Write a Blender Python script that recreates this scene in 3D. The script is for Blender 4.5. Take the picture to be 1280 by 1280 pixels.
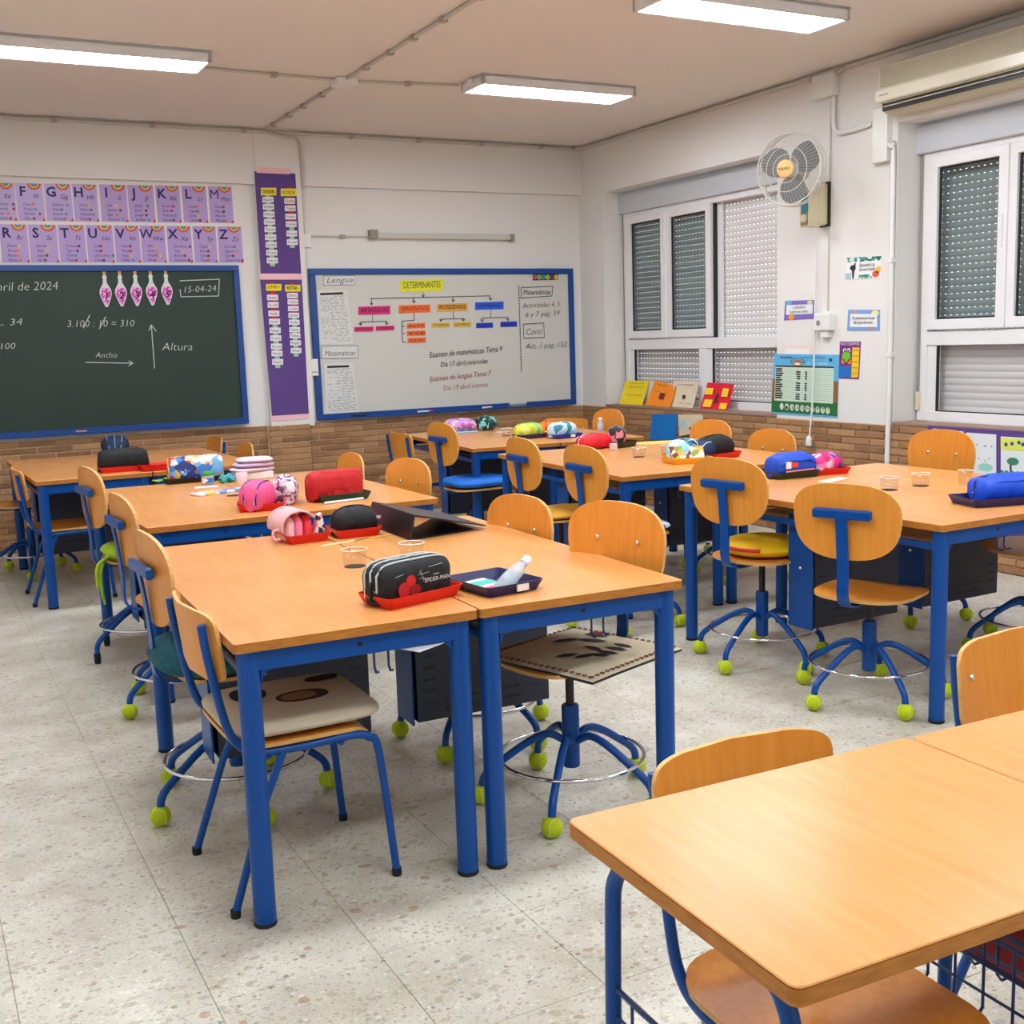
import bpy, math, random
from mathutils import Vector, Matrix, Euler
random.seed(4)
PI = math.pi
SC = bpy.context.scene
COL = SC.collection
for o in list(bpy.data.objects): bpy.data.objects.remove(o)

# ------------------------------------------------------------------ camera
YAW, PITCH, ROLL, FPX, CAMH = -0.4867, -0.1493, -0.0328, 1429.5, 1.4736
cy, sy, cp, sp = math.cos(YAW), math.sin(YAW), math.cos(PITCH), math.sin(PITCH)
FW = Vector((-sy*cp, cy*cp, sp)); R0 = Vector((cy, sy, 0)); U0 = R0.cross(FW)
RT = math.cos(ROLL)*R0 + math.sin(ROLL)*U0; UP = -math.sin(ROLL)*R0 + math.cos(ROLL)*U0
cam_data = bpy.data.cameras.new('camera'); cam = bpy.data.objects.new('camera', cam_data); COL.objects.link(cam)
cam_data.sensor_width = 36; cam_data.lens = FPX/1280*36; cam_data.clip_start = 0.05; cam_data.clip_end = 60
M3 = Matrix((RT, UP, -FW)).transposed(); M4 = M3.to_4x4(); M4.translation = Vector((0, 0, CAMH)); cam.matrix_world = M4
SC.camera = cam
# ------------------------------------------------------------------ world, exposure
w = bpy.data.worlds.new('world'); SC.world = w; w.use_nodes = True
w.node_tree.nodes['Background'].inputs[0].default_value = (0.85, 0.92, 1, 1)
w.node_tree.nodes['Background'].inputs[1].default_value = 1.9
SC.view_settings.view_transform = 'Standard'; SC.view_settings.look = 'None'
SC.view_settings.gamma = 1; SC.view_settings.use_curve_mapping = False
SC.view_settings.exposure = 0.42
LAMP_STRENGTH = 30.0

# room numbers (metres): camera stands at x=0, y=0
XR, XW, YB, ZC, ZBM, ZW = 5.725, 5.92, 9.30, 3.20, 2.77, 0.84
XL, YF = -0.55, -2.3

def ray(px, py): return FW + (px-640)/FPX*RT - (py-640)/FPX*UP
def onz(px, py, z):
    d = ray(px, py); t = (z-CAMH)/d.z; return Vector((d.x*t, d.y*t, z))
def ony(px, py, y):
    d = ray(px, py); t = y/d.y; return Vector((d.x*t, y, CAMH+d.z*t))
def onx(px, py, x):
    d = ray(px, py); t = x/d.x; return Vector((x, d.y*t, CAMH+d.z*t))

# ------------------------------------------------------------------ materials
def s2l(c):
    return tuple(((v/255)/12.92 if v/255 <= .04045 else ((v/255+.055)/1.055)**2.4) for v in c)
MATS = {}
def mat(name, rgb, rough=.5, metal=0, spec=.5, emit=None, es=1, noise=0, nscale=8, bump=0, bscale=60, trans=0, alpha=1):
    if name in MATS: return MATS[name]
    m = bpy.data.materials.new(name); m.use_nodes = True; nt = m.node_tree; b = nt.nodes['Principled BSDF']
    c = (*s2l(rgb), 1)
    b.inputs['Base Color'].default_value = c; b.inputs['Roughness'].default_value = rough
    b.inputs['Metallic'].default_value = metal; b.inputs['Specular IOR Level'].default_value = spec
    b.inputs['Transmission Weight'].default_value = trans; b.inputs['Alpha'].default_value = alpha
    if emit: b.inputs['Emission Color'].default_value = (*s2l(emit), 1); b.inputs['Emission Strength'].default_value = es
    tc = None
    if noise or bump: tc = nt.nodes.new('ShaderNodeTexCoord')
    if noise:
        n = nt.nodes.new('ShaderNodeTexNoise'); n.inputs['Scale'].default_value = nscale; n.inputs['Detail'].default_value = 4
        nt.links.new(tc.outputs['Object'], n.inputs['Vector'])
        mx = nt.nodes.new('ShaderNodeMix'); mx.data_type = 'RGBA'
        mx.inputs[6].default_value = tuple(v*(1-noise) for v in c[:3])+(1,); mx.inputs[7].default_value = tuple(min(1, v*(1+noise)) for v in c[:3])+(1,)
        nt.links.new(n.outputs['Fac'], mx.inputs[0]); nt.links.new(mx.outputs[2], b.inputs['Base Color'])
    if bump:
        n2 = nt.nodes.new('ShaderNodeTexNoise'); n2.inputs['Scale'].default_value = bscale; n2.inputs['Detail'].default_value = 3
        nt.links.new(tc.outputs['Object'], n2.inputs['Vector'])
        bp = nt.nodes.new('ShaderNodeBump'); bp.inputs['Strength'].default_value = bump; bp.inputs['Distance'].default_value = .01
        nt.links.new(n2.outputs['Fac'], bp.inputs['Height']); nt.links.new(bp.outputs['Normal'], b.inputs['Normal'])
    MATS[name] = m; return m
def N(nt, t, **kw):
    n = nt.nodes.new(t)
    for k, v in kw.items():
        if k.startswith('i_'): n.inputs[k[2:].replace('_', ' ')].default_value = v
        else: setattr(n, k, v)
    return n
def ramp(nt, stops, interp='LINEAR'):
    r = nt.nodes.new('ShaderNodeValToRGB'); r.color_ramp.interpolation = interp
    e = r.color_ramp.elements
    while len(e) < len(stops): e.new(.5)
    for i, (p, c) in enumerate(stops): e[i].position = p; e[i].color = (*s2l(c), 1)
    return r
def wood(name, light, dark, rough=.32, scale=(1.2, 14, 14)):
    m = bpy.data.materials.new(name); m.use_nodes = True; nt = m.node_tree; b = nt.nodes['Principled BSDF']
    tc = N(nt, 'ShaderNodeTexCoord'); mp = N(nt, 'ShaderNodeMapping'); mp.inputs['Scale'].default_value = scale
    n = N(nt, 'ShaderNodeTexNoise'); n.inputs['Scale'].default_value = 4; n.inputs['Detail'].default_value = 5
    n3 = N(nt, 'ShaderNodeTexNoise'); n3.inputs['Scale'].default_value = 2.3
    nt.links.new(tc.outputs['Object'], mp.inputs['Vector']); nt.links.new(mp.outputs[0], n.inputs['Vector']); nt.links.new(tc.outputs['Object'], n3.inputs['Vector'])
    ad = N(nt, 'ShaderNodeMath', operation='MULTIPLY_ADD'); ad.inputs[1].default_value = .6; nt.links.new(n.outputs['Fac'], ad.inputs[0])
    m2 = N(nt, 'ShaderNodeMath', operation='MULTIPLY'); m2.inputs[1].default_value = .4; nt.links.new(n3.outputs['Fac'], m2.inputs[0]); nt.links.new(m2.outputs[0], ad.inputs[2])
    r = ramp(nt, [(.3, dark), (.7, light)]); nt.links.new(ad.outputs[0], r.inputs[0]); nt.links.new(r.outputs[0], b.inputs['Base Color'])
    b.inputs['Roughness'].default_value = rough; b.inputs['Specular IOR Level'].default_value = .3
    MATS[name] = m; return m
TOPW = wood('laminate_top', (226, 162, 98), (214, 144, 80), .27, (14, 1.2, 14))
EDGE = wood('top_edge', (202, 134, 54), (160, 98, 34), .45, (6, 6, 30))
PLY = wood('plywood', (228, 152, 62), (210, 130, 42), .33, (14, 14, 1.2))
PLYE = wood('plywood_edge', (232, 190, 120), (190, 134, 66), .5, (4, 4, 60))
BLUE = mat('blue_paint', (4, 70, 146), .32, spec=.3, noise=.08, nscale=6, bump=.03, bscale=200)
BLUED = mat('dark_blue_paint', (16, 50, 100), .4, noise=.1)
GREYP = mat('charcoal_sheet', (44, 50, 68), .5, noise=.12, nscale=5)
BLACK = mat('black', (14, 14, 17), .45)
RUBB = mat('rubber', (20, 22, 26), .8)
CHROME = mat('chrome', (215, 215, 220), .12, metal=1)
WHITE = mat('white_plastic', (228, 228, 224), .4)
WALLM = mat('wall_paint', (226, 224, 220), .7, noise=.02, nscale=3, bump=.05, bscale=25)
CEILM = mat('ceiling_paint', (229, 222, 215), .85, noise=.02, nscale=2, bump=.06, bscale=30)
ALU = mat('window_aluminium', (232, 232, 232), .35)
SHUT = mat('shutter_pvc', (218, 215, 214), .5)
GASK = mat('gasket', (30, 32, 34), .6)
BALL = mat('tennis_felt', (188, 208, 20), .95, noise=.18, nscale=40, bump=.5, bscale=300)
BALLS = mat('tennis_seam', (225, 232, 150), .9)
CREAM = mat('cream_plastic', (214, 205, 172), .45)
INK = mat('ink', (40, 40, 46), .8); CHALK = mat('chalk', (205, 212, 205), .9, noise=.15, nscale=60); REDINK = mat('red_ink', (170, 60, 70), .8)
NAVYI = mat('navy_letter', (38, 22, 96), .6)

def glass(name, rgb, tint, gl=.12):
    m = bpy.data.materials.new(name); m.use_nodes = True; nt = m.node_tree; nt.nodes.remove(nt.nodes['Principled BSDF'])
    t = N(nt, 'ShaderNodeBsdfTransparent'); t.inputs[0].default_value = (*tint, 1)
    g = N(nt, 'ShaderNodeBsdfGlossy'); g.inputs['Color'].default_value = (1, 1, 1, 1); g.inputs['Roughness'].default_value = .03
    f = N(nt, 'ShaderNodeLayerWeight'); pw = N(nt, 'ShaderNodeMath', operation='POWER'); pw.inputs[1].default_value = 4; nt.links.new(f.outputs['Facing'], pw.inputs[0])
    ad = N(nt, 'ShaderNodeMath', operation='MULTIPLY_ADD'); ad.inputs[1].default_value = .5 if 'pane' in name or 'window' in name else .12; ad.inputs[2].default_value = gl*.5; nt.links.new(pw.outputs[0], ad.inputs[0])
    mx = N(nt, 'ShaderNodeMixShader'); nt.links.new(ad.outputs[0], mx.inputs[0]); nt.links.new(t.outputs[0], mx.inputs[1]); nt.links.new(g.outputs[0], mx.inputs[2])
    nt.links.new(mx.outputs[0], nt.nodes['Material Output'].inputs[0]); MATS[name] = m; return m
PANE = glass('window_glass', 0, (.74, .785, .78), .04)
CLEARG = glass('clear_plastic', 0, (.95, .95, .95), .02)

def terrazzo():
    m = bpy.data.materials.new('terrazzo'); m.use_nodes = True; nt = m.node_tree; b = nt.nodes['Principled BSDF']
    ge = N(nt, 'ShaderNodeNewGeometry'); L = nt.links.new
    base = N(nt, 'ShaderNodeTexNoise'); base.inputs['Scale'].default_value = 5; base.inputs['Detail'].default_value = 6; L(ge.outputs['Position'], base.inputs['Vector'])
    r0 = ramp(nt, [(.3, (188, 182, 164)), (.7, (216, 212, 198))]); L(base.outputs['Fac'], r0.inputs[0])
    col = r0.outputs[0]
    for sc, thr, stops, amt in ((26, .30, [(0, (168, 150, 118)), (.3, (150, 148, 138)), (.5, (204, 198, 180)), (.72, (178, 160, 128)), (.9, (160, 100, 52))], .55),
                           (60, .34, [(0, (160, 152, 132)), (.4, (226, 222, 210)), (.7, (150, 144, 130)), (.93, (86, 70, 52))], .6),
                           (130, .36, [(0, (150, 145, 130)), (.5, (222, 218, 206)), (.8, (140, 126, 108))], .5)):
        mp = N(nt, 'ShaderNodeMapping'); mp.inputs['Scale'].default_value = (1, 1.25, 1); mp.inputs['Rotation'].default_value = (0, 0, sc); L(ge.outputs['Position'], mp.inputs['Vector'])
        nd = N(nt, 'ShaderNodeTexNoise'); nd.inputs['Scale'].default_value = sc*.9; L(mp.outputs[0], nd.inputs['Vector'])
        va = N(nt, 'ShaderNodeVectorMath', operation='MULTIPLY_ADD'); va.inputs[1].default_value = (.9/sc,)*3; L(nd.outputs['Color'], va.inputs[0]); L(mp.outputs[0], va.inputs[2])
        v = N(nt, 'ShaderNodeTexVoronoi'); v.inputs['Scale'].default_value = sc; L(va.outputs[0], v.inputs['Vector'])
        sep = N(nt, 'ShaderNodeSeparateColor'); L(v.outputs['Color'], sep.inputs[0])
        rr = ramp(nt, stops, 'CONSTANT'); L(sep.outputs[0], rr.inputs[0])
        ml = N(nt, 'ShaderNodeMath', operation='MULTIPLY'); ml.inputs[1].default_value = thr+.12; L(sep.outputs[1], ml.inputs[0])
        lt = N(nt, 'ShaderNodeMath', operation='LESS_THAN'); L(v.outputs['Distance'], lt.inputs[0]); L(ml.outputs[0], lt.inputs[1])
        am = N(nt, 'ShaderNodeMath', operation='MULTIPLY'); am.inputs[1].default_value = amt; L(lt.outputs[0], am.inputs[0])
        mx = N(nt, 'ShaderNodeMix', data_type='RGBA'); L(am.outputs[0], mx.inputs[0]); L(col, mx.inputs[6]); L(rr.outputs[0], mx.inputs[7]); col = mx.outputs[2]
    L(col, b.inputs['Base Color']); b.inputs['Roughness'].default_value = .3; b.inputs['Specular IOR Level'].default_value = .45
    nr = N(nt, 'ShaderNodeTexNoise'); nr.inputs['Scale'].default_value = 3; L(ge.outputs['Position'], nr.inputs['Vector'])
    mr = N(nt, 'ShaderNodeMapRange'); mr.inputs[3].default_value = .2; mr.inputs[4].default_value = .45; L(nr.outputs['Fac'], mr.inputs[0]); L(mr.outputs[0], b.inputs['Roughness'])
    MATS['terrazzo'] = m; return m
TERR = terrazzo()
GROUT = mat('tile_joint', (176, 170, 154), .8)
MORTAR = mat('mortar', (206, 182, 148), .9, noise=.15, nscale=40)
def brickm():
    m = bpy.data.materials.new('brick_clay'); m.use_nodes = True; nt = m.node_tree; b = nt.nodes['Principled BSDF']; L = nt.links.new
    oi = N(nt, 'ShaderNodeObjectInfo'); ge = N(nt, 'ShaderNodeNewGeometry')
    n = N(nt, 'ShaderNodeTexNoise'); n.inputs['Scale'].default_value = 14; n.inputs['Detail'].default_value = 5; L(ge.outputs['Position'], n.inputs['Vector'])
    a = N(nt, 'ShaderNodeMath', operation='MULTIPLY_ADD'); a.inputs[1].default_value = .5; L(oi.outputs['Random'], a.inputs[0])
    h = N(nt, 'ShaderNodeMath', operation='MULTIPLY'); h.inputs[1].default_value = .5; L(n.outputs['Fac'], h.inputs[0]); L(h.outputs[0], a.inputs[2])
    r = ramp(nt, [(.15, (122, 84, 54)), (.45, (162, 116, 76)), (.8, (186, 140, 96))]); L(a.outputs[0], r.inputs[0]); L(r.outputs[0], b.inputs['Base Color'])
    b.inputs['Roughness'].default_value = .75
    bp = N(nt, 'ShaderNodeBump'); bp.inputs['Strength'].default_value = .4; bp.inputs['Distance'].default_value = .004; L(n.outputs['Fac'], bp.inputs['Height']); L(bp.outputs[0], b.inputs['Normal'])
    MATS['brick_clay'] = m; return m
BRICK = brickm()
def patches(name, cols, scale=22, rough=.6):
    m = bpy.data.materials.new(name); m.use_nodes = True; nt = m.node_tree; b = nt.nodes['Principled BSDF']; L = nt.links.new
    tc = N(nt, 'ShaderNodeTexCoord'); v = N(nt, 'ShaderNodeTexVoronoi'); v.inputs['Scale'].default_value = scale
    nd = N(nt, 'ShaderNodeTexNoise'); nd.inputs['Scale'].default_value = scale*.8; L(tc.outputs['Object'], nd.inputs['Vector'])
    va = N(nt, 'ShaderNodeVectorMath', operation='MULTIPLY_ADD'); va.inputs[1].default_value = (1.2/scale,)*3; L(nd.outputs['Color'], va.inputs[0]); L(tc.outputs['Object'], va.inputs[2])
    L(va.outputs[0], v.inputs['Vector']); s = N(nt, 'ShaderNodeSeparateColor'); L(v.outputs['Color'], s.inputs[0])
    k = len(cols); r = ramp(nt, [(i/k, c) for i, c in enumerate(cols)], 'CONSTANT'); L(s.outputs[0], r.inputs[0]); L(r.outputs[0], b.inputs['Base Color'])
    b.inputs['Roughness'].default_value = rough; MATS[name] = m; return m
def grad(name, stops, axis='Z', rough=.5):
    pass
def col(r, g, b, rough=.55, **k): return mat('c_%d_%d_%d_%d' % (r, g, b, int(rough*100)), (r, g, b), rough, **k)

# ------------------------------------------------------------------ mesh builder
class MB:
    def __init__(s): s.v = []; s.f = []; s.m = []; s.k = 0; s.sm = []
    def add(s, vs, fs, smooth=False):
        o = len(s.v); s.v += [tuple(v) for v in vs]
        for f in fs: s.f.append(tuple(i+o for i in f)); s.m.append(s.k); s.sm.append(smooth)
        return s
    def mi(s, k): s.k = k; return s
    def box(s, x0, x1, y0, y1, z0, z1):
        x0, x1 = min(x0, x1), max(x0, x1); y0, y1 = min(y0, y1), max(y0, y1); z0, z1 = min(z0, z1), max(z0, z1)
        return s.add([(x0, y0, z0), (x1, y0, z0), (x1, y1, z0), (x0, y1, z0), (x0, y0, z1), (x1, y0, z1), (x1, y1, z1), (x0, y1, z1)],
              [(0, 3, 2, 1), (4, 5, 6, 7), (0, 1, 5, 4), (1, 2, 6, 5), (2, 3, 7, 6), (3, 0, 4, 7)])
    def bbox(s, x0, x1, y0, y1, z0, z1, b=.003):   # box with chamfered edges
        x0, x1 = min(x0, x1), max(x0, x1); y0, y1 = min(y0, y1), max(y0, y1); z0, z1 = min(z0, z1), max(z0, z1)
        b = min(b, (x1-x0)*.3, (y1-y0)*.3, (z1-z0)*.3)
        def rect(e, z): return [(x0+e, y0+e, z), (x1-e, y0+e, z), (x1-e, y1-e, z), (x0+e, y1-e, z)]
        R = [rect(b, z0), rect(0, z0+b), rect(0, z1-b), rect(b, z1)]; vs = [p for r in R for p in r]; fs = [(3, 2, 1, 0), (12, 13, 14, 15)]
        for k in range(3):
            for i in range(4): j = (i+1) % 4; fs.append((k*4+i, k*4+j, k*4+4+j, k*4+4+i))
        return s.add(vs, fs)
    def tube(s, pts, r, n=8, closed=False, r2=None, flat=1):
        pts = [Vector(p) for p in pts]; N_ = len(pts); rings = []
        def tang(i):
            if closed: return (pts[(i+1) % N_]-pts[i-1]).normalized()
            if i == 0: return (pts[1]-pts[0]).normalized()
            if i == N_-1: return (pts[-1]-pts[-2]).normalized()
            return ((pts[i+1]-pts[i]).normalized()+(pts[i]-pts[i-1]).normalized()).normalized()
        t = tang(0); a = Vector((0, 0, 1)) if abs(t.z) < .9 else Vector((1, 0, 0)); nrm = (a-t*a.dot(t)).normalized()
        for i in range(N_):
            t = tang(i); nrm = (nrm-t*nrm.dot(t)).normalized(); bn = t.cross(nrm)
            rr = r if r2 is None else r+(r2-r)*i/(N_-1)
            rings.append([pts[i]+(nrm*math.cos(2*PI*k/n)+bn*math.sin(2*PI*k/n)*flat)*rr for k in range(n)])
        vs = [p for q in rings for p in q]; fs = []
        for i in range(N_ if closed else N_-1):
            j = (i+1) % N_
            for k in range(n): l = (k+1) % n; fs.append((i*n+k, i*n+l, j*n+l, j*n+k))
        s.add(vs, fs, True)
        if not closed: s.add(rings[0], [tuple(range(n))[::-1]]); s.add(rings[-1], [tuple(range(n))])
        return s
    def lathe(s, prof, c=(0, 0, 0), n=16, ax='z', smooth=True, cap=True):
        vs = []
        for r, z in prof:
            for k in range(n):
                a = 2*PI*k/n; x, y = r*math.cos(a), r*math.sin(a)
                p = (x, y, z) if ax == 'z' else ((x, -z, y) if ax == 'y' else (z, x, y))
                vs.append((p[0]+c[0], p[1]+c[1], p[2]+c[2]))
        fs = []
        for i in range(len(prof)-1):
            for k in range(n): l = (k+1) % n; fs.append((i*n+k, i*n+l, i*n+n+l, i*n+n+k))
        s.add(vs, fs, smooth)
        if cap:
            m = len(prof)
            s.add(vs[:n], [tuple(range(n))[::-1]]); s.add(vs[(m-1)*n:], [tuple(range(n))])
        return s
    def prism(s, pts, z0, z1, b=0):   # pts ccw in xy
        n = len(pts)
        if b <= 0:
            vs = [(x, y, z0) for x, y in pts]+[(x, y, z1) for x, y in pts]
            fs = [tuple(range(n))[::-1], tuple(range(n, 2*n))]+[(i, (i+1) % n, n+(i+1) % n, n+i) for i in range(n)]
            return s.add(vs, fs)
        cx = sum(p[0] for p in pts)/n; cy_ = sum(p[1] for p in pts)/n
        def ins(e):
            out = []
            for x, y in pts:
                d = math.hypot(x-cx, y-cy_) or 1; out.append((x-(x-cx)/d*e*1.2, y-(y-cy_)/d*e*1.2))
            return out
        R = [[(x, y, z0) for x, y in ins(b)], [(x, y, z0+b) for x, y in pts], [(x, y, z1-b) for x, y in pts], [(x, y, z1) for x, y in ins(b)]]
        vs = [p for r in R for p in r]; fs = [tuple(range(n))[::-1], tuple(range(3*n, 4*n))]
        for k in range(3): fs += [(k*n+i, k*n+(i+1) % n, k*n+n+(i+1) % n, k*n+n+i) for i in range(n)]
        return s.add(vs, fs)
    def plate(s, out, thick, fn, rings=(0, .35, .6, .8, .93, 1), edge_mi=None, prof=None):
        # curved sheet: outline (u,v) scaled in rings, fn(u,v,t)->xyz ; t from 0 to thick
        n = len(out); keep = s.k
        def side(top):
            vs = []; fs = []
            for i, q in enumerate(rings):
                th = thick*(prof(q) if prof else 1)
                t = (thick/2+th/2) if top else (thick/2-th/2)
                if q == 0: vs.append(fn(0, 0, t))
                else: vs += [fn(u*q, v*q, t) for u, v in out]
            for k in range(n): fs.append((0, 1+k, 1+(k+1) % n) if top else (0, 1+(k+1) % n, 1+k))
            for i in range(1, len(rings)-1):
                a = 1+(i-1)*n; b = 1+i*n
                for k in range(n):
                    l = (k+1) % n; fs.append((a+k, b+k, b+l, a+l) if top else (a+k, a+l, b+l, b+k))
            s.add(vs, fs, True); return vs[-n:]
        A = side(True); B = side(False)
        if edge_mi is not None: s.k = edge_mi
        s.add(A+B, [(i, n+i, n+(i+1) % n, (i+1) % n) for i in range(n)]); s.k = keep
        return s
    def xf(s, M):
        s.v = [tuple(M @ Vector(v)) for v in s.v]; return s
    def mesh(s, name, mats):
        me = bpy.data.meshes.new(name); me.from_pydata(s.v, [], s.f)
        if not isinstance(mats, (list, tuple)): mats = [mats]
        for m in mats: me.materials.append(m)
        me.polygons.foreach_set('material_index', [min(k, len(mats)-1) for k in s.m]); me.polygons.foreach_set('use_smooth', s.sm)
        me.update(); return me

def obj(name, mb, mats, parent=None, loc=None, rot=None, wc=False):
    if isinstance(mb, MB):
        if wc and parent: 
            L = parent.location; mb.v = [(v[0]-L[0], v[1]-L[1], v[2]-L[2]) for v in mb.v]
        me = mb.mesh(name, mats)
    else: me = mb
    o = bpy.data.objects.new(name, me); COL.objects.link(o)
    if parent: o.parent = parent
    if loc is not None: o.location = loc
    if rot is not None: o.rotation_euler = rot
    return o
def tag(o, label, cat, group=None):
    o['label'] = label; o['category'] = cat
    if group: o['group'] = group
    return o
def thing(name, label, cat, loc=(0, 0, 0), rz=0, group=None, rot=None):
    o = bpy.data.objects.new(name, None); COL.objects.link(o); o.location = loc; o.empty_display_size = .05
    o.rotation_euler = rot if rot else (0, 0, rz); return tag(o, label, cat, group)
def struct(name, mb=None, mats=None, loc=(0, 0, 0)):
    if mb is None:
        o = bpy.data.objects.new(name, None); COL.objects.link(o); o.location = loc; o.empty_display_size = .05
    else: o = obj(name, mb, mats)
    o['kind'] = 'structure'; return o
def dup(root, loc, rz, label, group=None):
    def cp(o, par):
        c = o.copy(); COL.objects.link(c)
        if par: c.parent = par
        for ch in list(o.children): cp(ch, c)
        return c
    kids = list(root.children); r = root.copy(); COL.objects.link(r); r.location = loc; r.rotation_euler = (0, 0, rz)
    for ch in kids: cp(ch, r)
    r['label'] = label
    if group: r['group'] = group
    return r
RB = (PI/2, 0, 0)          # local frame lying on the back wall: x right, y up, z out
RR = (PI/2, 0, -PI/2)      # the same on the right wall

_TX = {}
def textmesh(s, size, m, align='LEFT', shear=0, bold=0, space=1):
    if 'm' in s.lower(): bold = 0
    key = (s, round(size, 4), m.name, align, shear, bold, space)
    if key in _TX: return _TX[key]
    c = bpy.data.curves.new('txt', 'FONT'); c.body = s; c.size = size; c.align_x = align; c.align_y = 'BOTTOM_BASELINE'; c.resolution_u = 2
    c.shear = shear; c.offset = bold*size; c.space_character = space
    o = bpy.data.objects.new('txt', c)
    me = bpy.data.meshes.new_from_object(o)
    me.materials.clear(); me.materials.append(m)
    bpy.data.objects.remove(o); _TX[key] = me; return me
def text(name, s, size, m, parent, x, y, z=.002, align='LEFT', shear=0, bold=0, rz=0, space=1, rot=None):
    o = bpy.data.objects.new(name, textmesh(s, size, m, align, shear, bold, space)); COL.objects.link(o); o.parent = parent
    o.location = (x, y, z); o.rotation_euler = rot if rot else (0, 0, rz); return o
def rrect(w, l, r=.02, n=4, cx=0, cy=0):
    out = []
    for sx, sy_, a0 in ((1, -1, -PI/2), (1, 1, 0), (-1, 1, PI/2), (-1, -1, PI)):
        for k in range(n+1):
            a = a0+PI/2*k/n; out.append((cx+sx*(w/2-r)+r*math.cos(a), cy+sy_*(l/2-r)+r*math.sin(a)))
    return out
def superell(a, b, p=2.6, n=28, taper=0):
    out = []
    for k in range(n):
        t = 2*PI*k/n; c, s_ = math.cos(t), math.sin(t)
        u = a*math.copysign(abs(c)**(2/p), c); v = b*math.copysign(abs(s_)**(2/p), s_)
        out.append((u*(1+taper*v/b), v))
    return out
def smooth_path(pts, k=3):
    P = [Vector(p) for p in pts]; out = []
    for i in range(len(P)-1):
        p0 = P[i-1] if i else P[0]*2-P[1]; p1, p2 = P[i], P[i+1]; p3 = P[i+2] if i+2 < len(P) else P[-1]*2-P[-2]
        for j in range(k):
            t = j/k; out.append(.5*((2*p1)+(-p0+p2)*t+(2*p0-5*p1+4*p2-p3)*t*t+(-p0+3*p1-3*p2+p3)*t**3))
    out.append(P[-1]); return out
# ------------------------------------------------------------------ floor, ceiling, walls
def inframe(p, mg=60):
    d = Vector(p)-Vector((0, 0, CAMH)); z = d.dot(FW)
    if z < .1: return False
    x = 640+FPX*d.dot(RT)/z; y = 640-FPX*d.dot(UP)/z
    return -mg < x < 1280+mg and -mg < y < 1280+mg
floor = struct('floor', MB().box(XL-.1, XR+.3, YF-.1, YB+.1, -.12, -.003), GROUT)
T = .4; cells = []
nx0, ny0 = math.floor((XL-.1)/T)-1, math.floor((YF-.07)/T)-1
for i in range(nx0, 18):
    for j in range(ny0, 26):
        x0, x1 = max(.1+i*T, XL), min(.1+i*T+T, XR); y0, y1 = max(.07+j*T, YF), min(.07+j*T+T, YB)
        if x1-x0 < .02 or y1-y0 < .02: continue
        c = ((x0+x1)/2, (y0+y1)/2, 0)
        cells.append((0 if inframe(c, 120) else 1, math.hypot(c[0], c[1]), x0, x1, y0, y1))
cells.sort(); restm = MB(); cache = {}
for k, (v, d, x0, x1, y0, y1) in enumerate(cells):
    if k < 300 and v == 0:
        key = (round(x1-x0, 3), round(y1-y0, 3))
        if key not in cache:
            hx, hy = key[0]/2, key[1]/2; cache[key] = MB().bbox(-hx+.0008, hx-.0008, -hy+.0008, hy-.0008, -.006, 0, .0008).mesh('floor_tile', [TERR])
        o = obj('floor_tile', cache[key], None, floor, ((x0+x1)/2, (y0+y1)/2, 0))
    else: restm.box(x0+.001, x1-.001, y0+.001, y1-.001, -.006, 0)
o = obj('floor_tile', restm, TERR, floor); o['kind'] = 'stuff'
struct('ceiling', MB().box(XL-.1, XR+.3, YF-.1, YB+.1, ZC, ZC+.12), CEILM)
wall_back = struct('wall_back', MB().box(XL-.1, XR+.3, YB, YB+.12, 0, ZC).box(XL, XR, YB-.05, YB, ZBM, ZC).box(2.68, 3.05, YB-.06, YB, ZW, ZC), WALLM)
struct('wall_left', MB().box(XL-.12, XL, YF-.1, YB+.1, 0, ZC), WALLM)
struct('wall_front', MB().box(XL-.1, XR+.3, YF-.12, YF, 0, ZC), WALLM)
A0, A1, B0, B1 = 8.89, 6.57, 5.44, 3.12
wr = MB()
XO = 6.05
for a, b in ((YB, A0), (A1, B0), (B1, YF)): wr.box(XR, XO, b, a, ZW, ZC)
for a, b in ((A0, A1), (B0, B1)): wr.box(XR, XO, b, a, 2.75, ZC)
wr.box(XR, XO, YF, YB, 0, ZW-.002)
wall_right = struct('wall_right', wr, WALLM)

# brick wainscot: one object per brick, on a mortar bed
BH, BL, CH = .0385, .25, ZW/17
def wainscot(parent, frame, u0, u1, keep, pil=None):
    # frame(u, z, d) -> world ; u along the wall, d out of the wall
    parts = []; rest = []
    for c in range(17):
        u = u0-(BL/2+.006 if c % 2 else 0)
        while u < u1:
            a, b = max(u, u0), min(u+BL, u1)
            if pil and a < pil[1] and b > pil[0]:
                for a2, b2 in ((a, pil[0]-.008), (pil[1]+.008, b)):
                    if b2-a2 > .03: parts.append((a2, b2, c*CH+.006))
            elif b-a > .02: parts.append((a, b, c*CH+.006))
            u += BL+.011
    cache = {}; items = []
    for a, b, z in parts:
        vis = 0 if keep((a+b)/2, z) else 1; items.append((vis, (Vector(frame((a+b)/2, z, 0))-Vector((0, 0, CAMH))).length, a, b, z))
    items.sort(); rest = MB()
    for k, (v, d, a, b, z) in enumerate(items):
        if v == 0 and k < 300:
            o = put_brick(parent, frame, a, b, z, cache)
        else:
            p, q = frame(a, z, 0), frame(b, z, .012); rest.box(p[0], q[0], p[1], q[1], z, z+BH)
    if rest.v: o = obj('brick', rest, BRICK, parent); o['kind'] = 'stuff'
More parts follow.
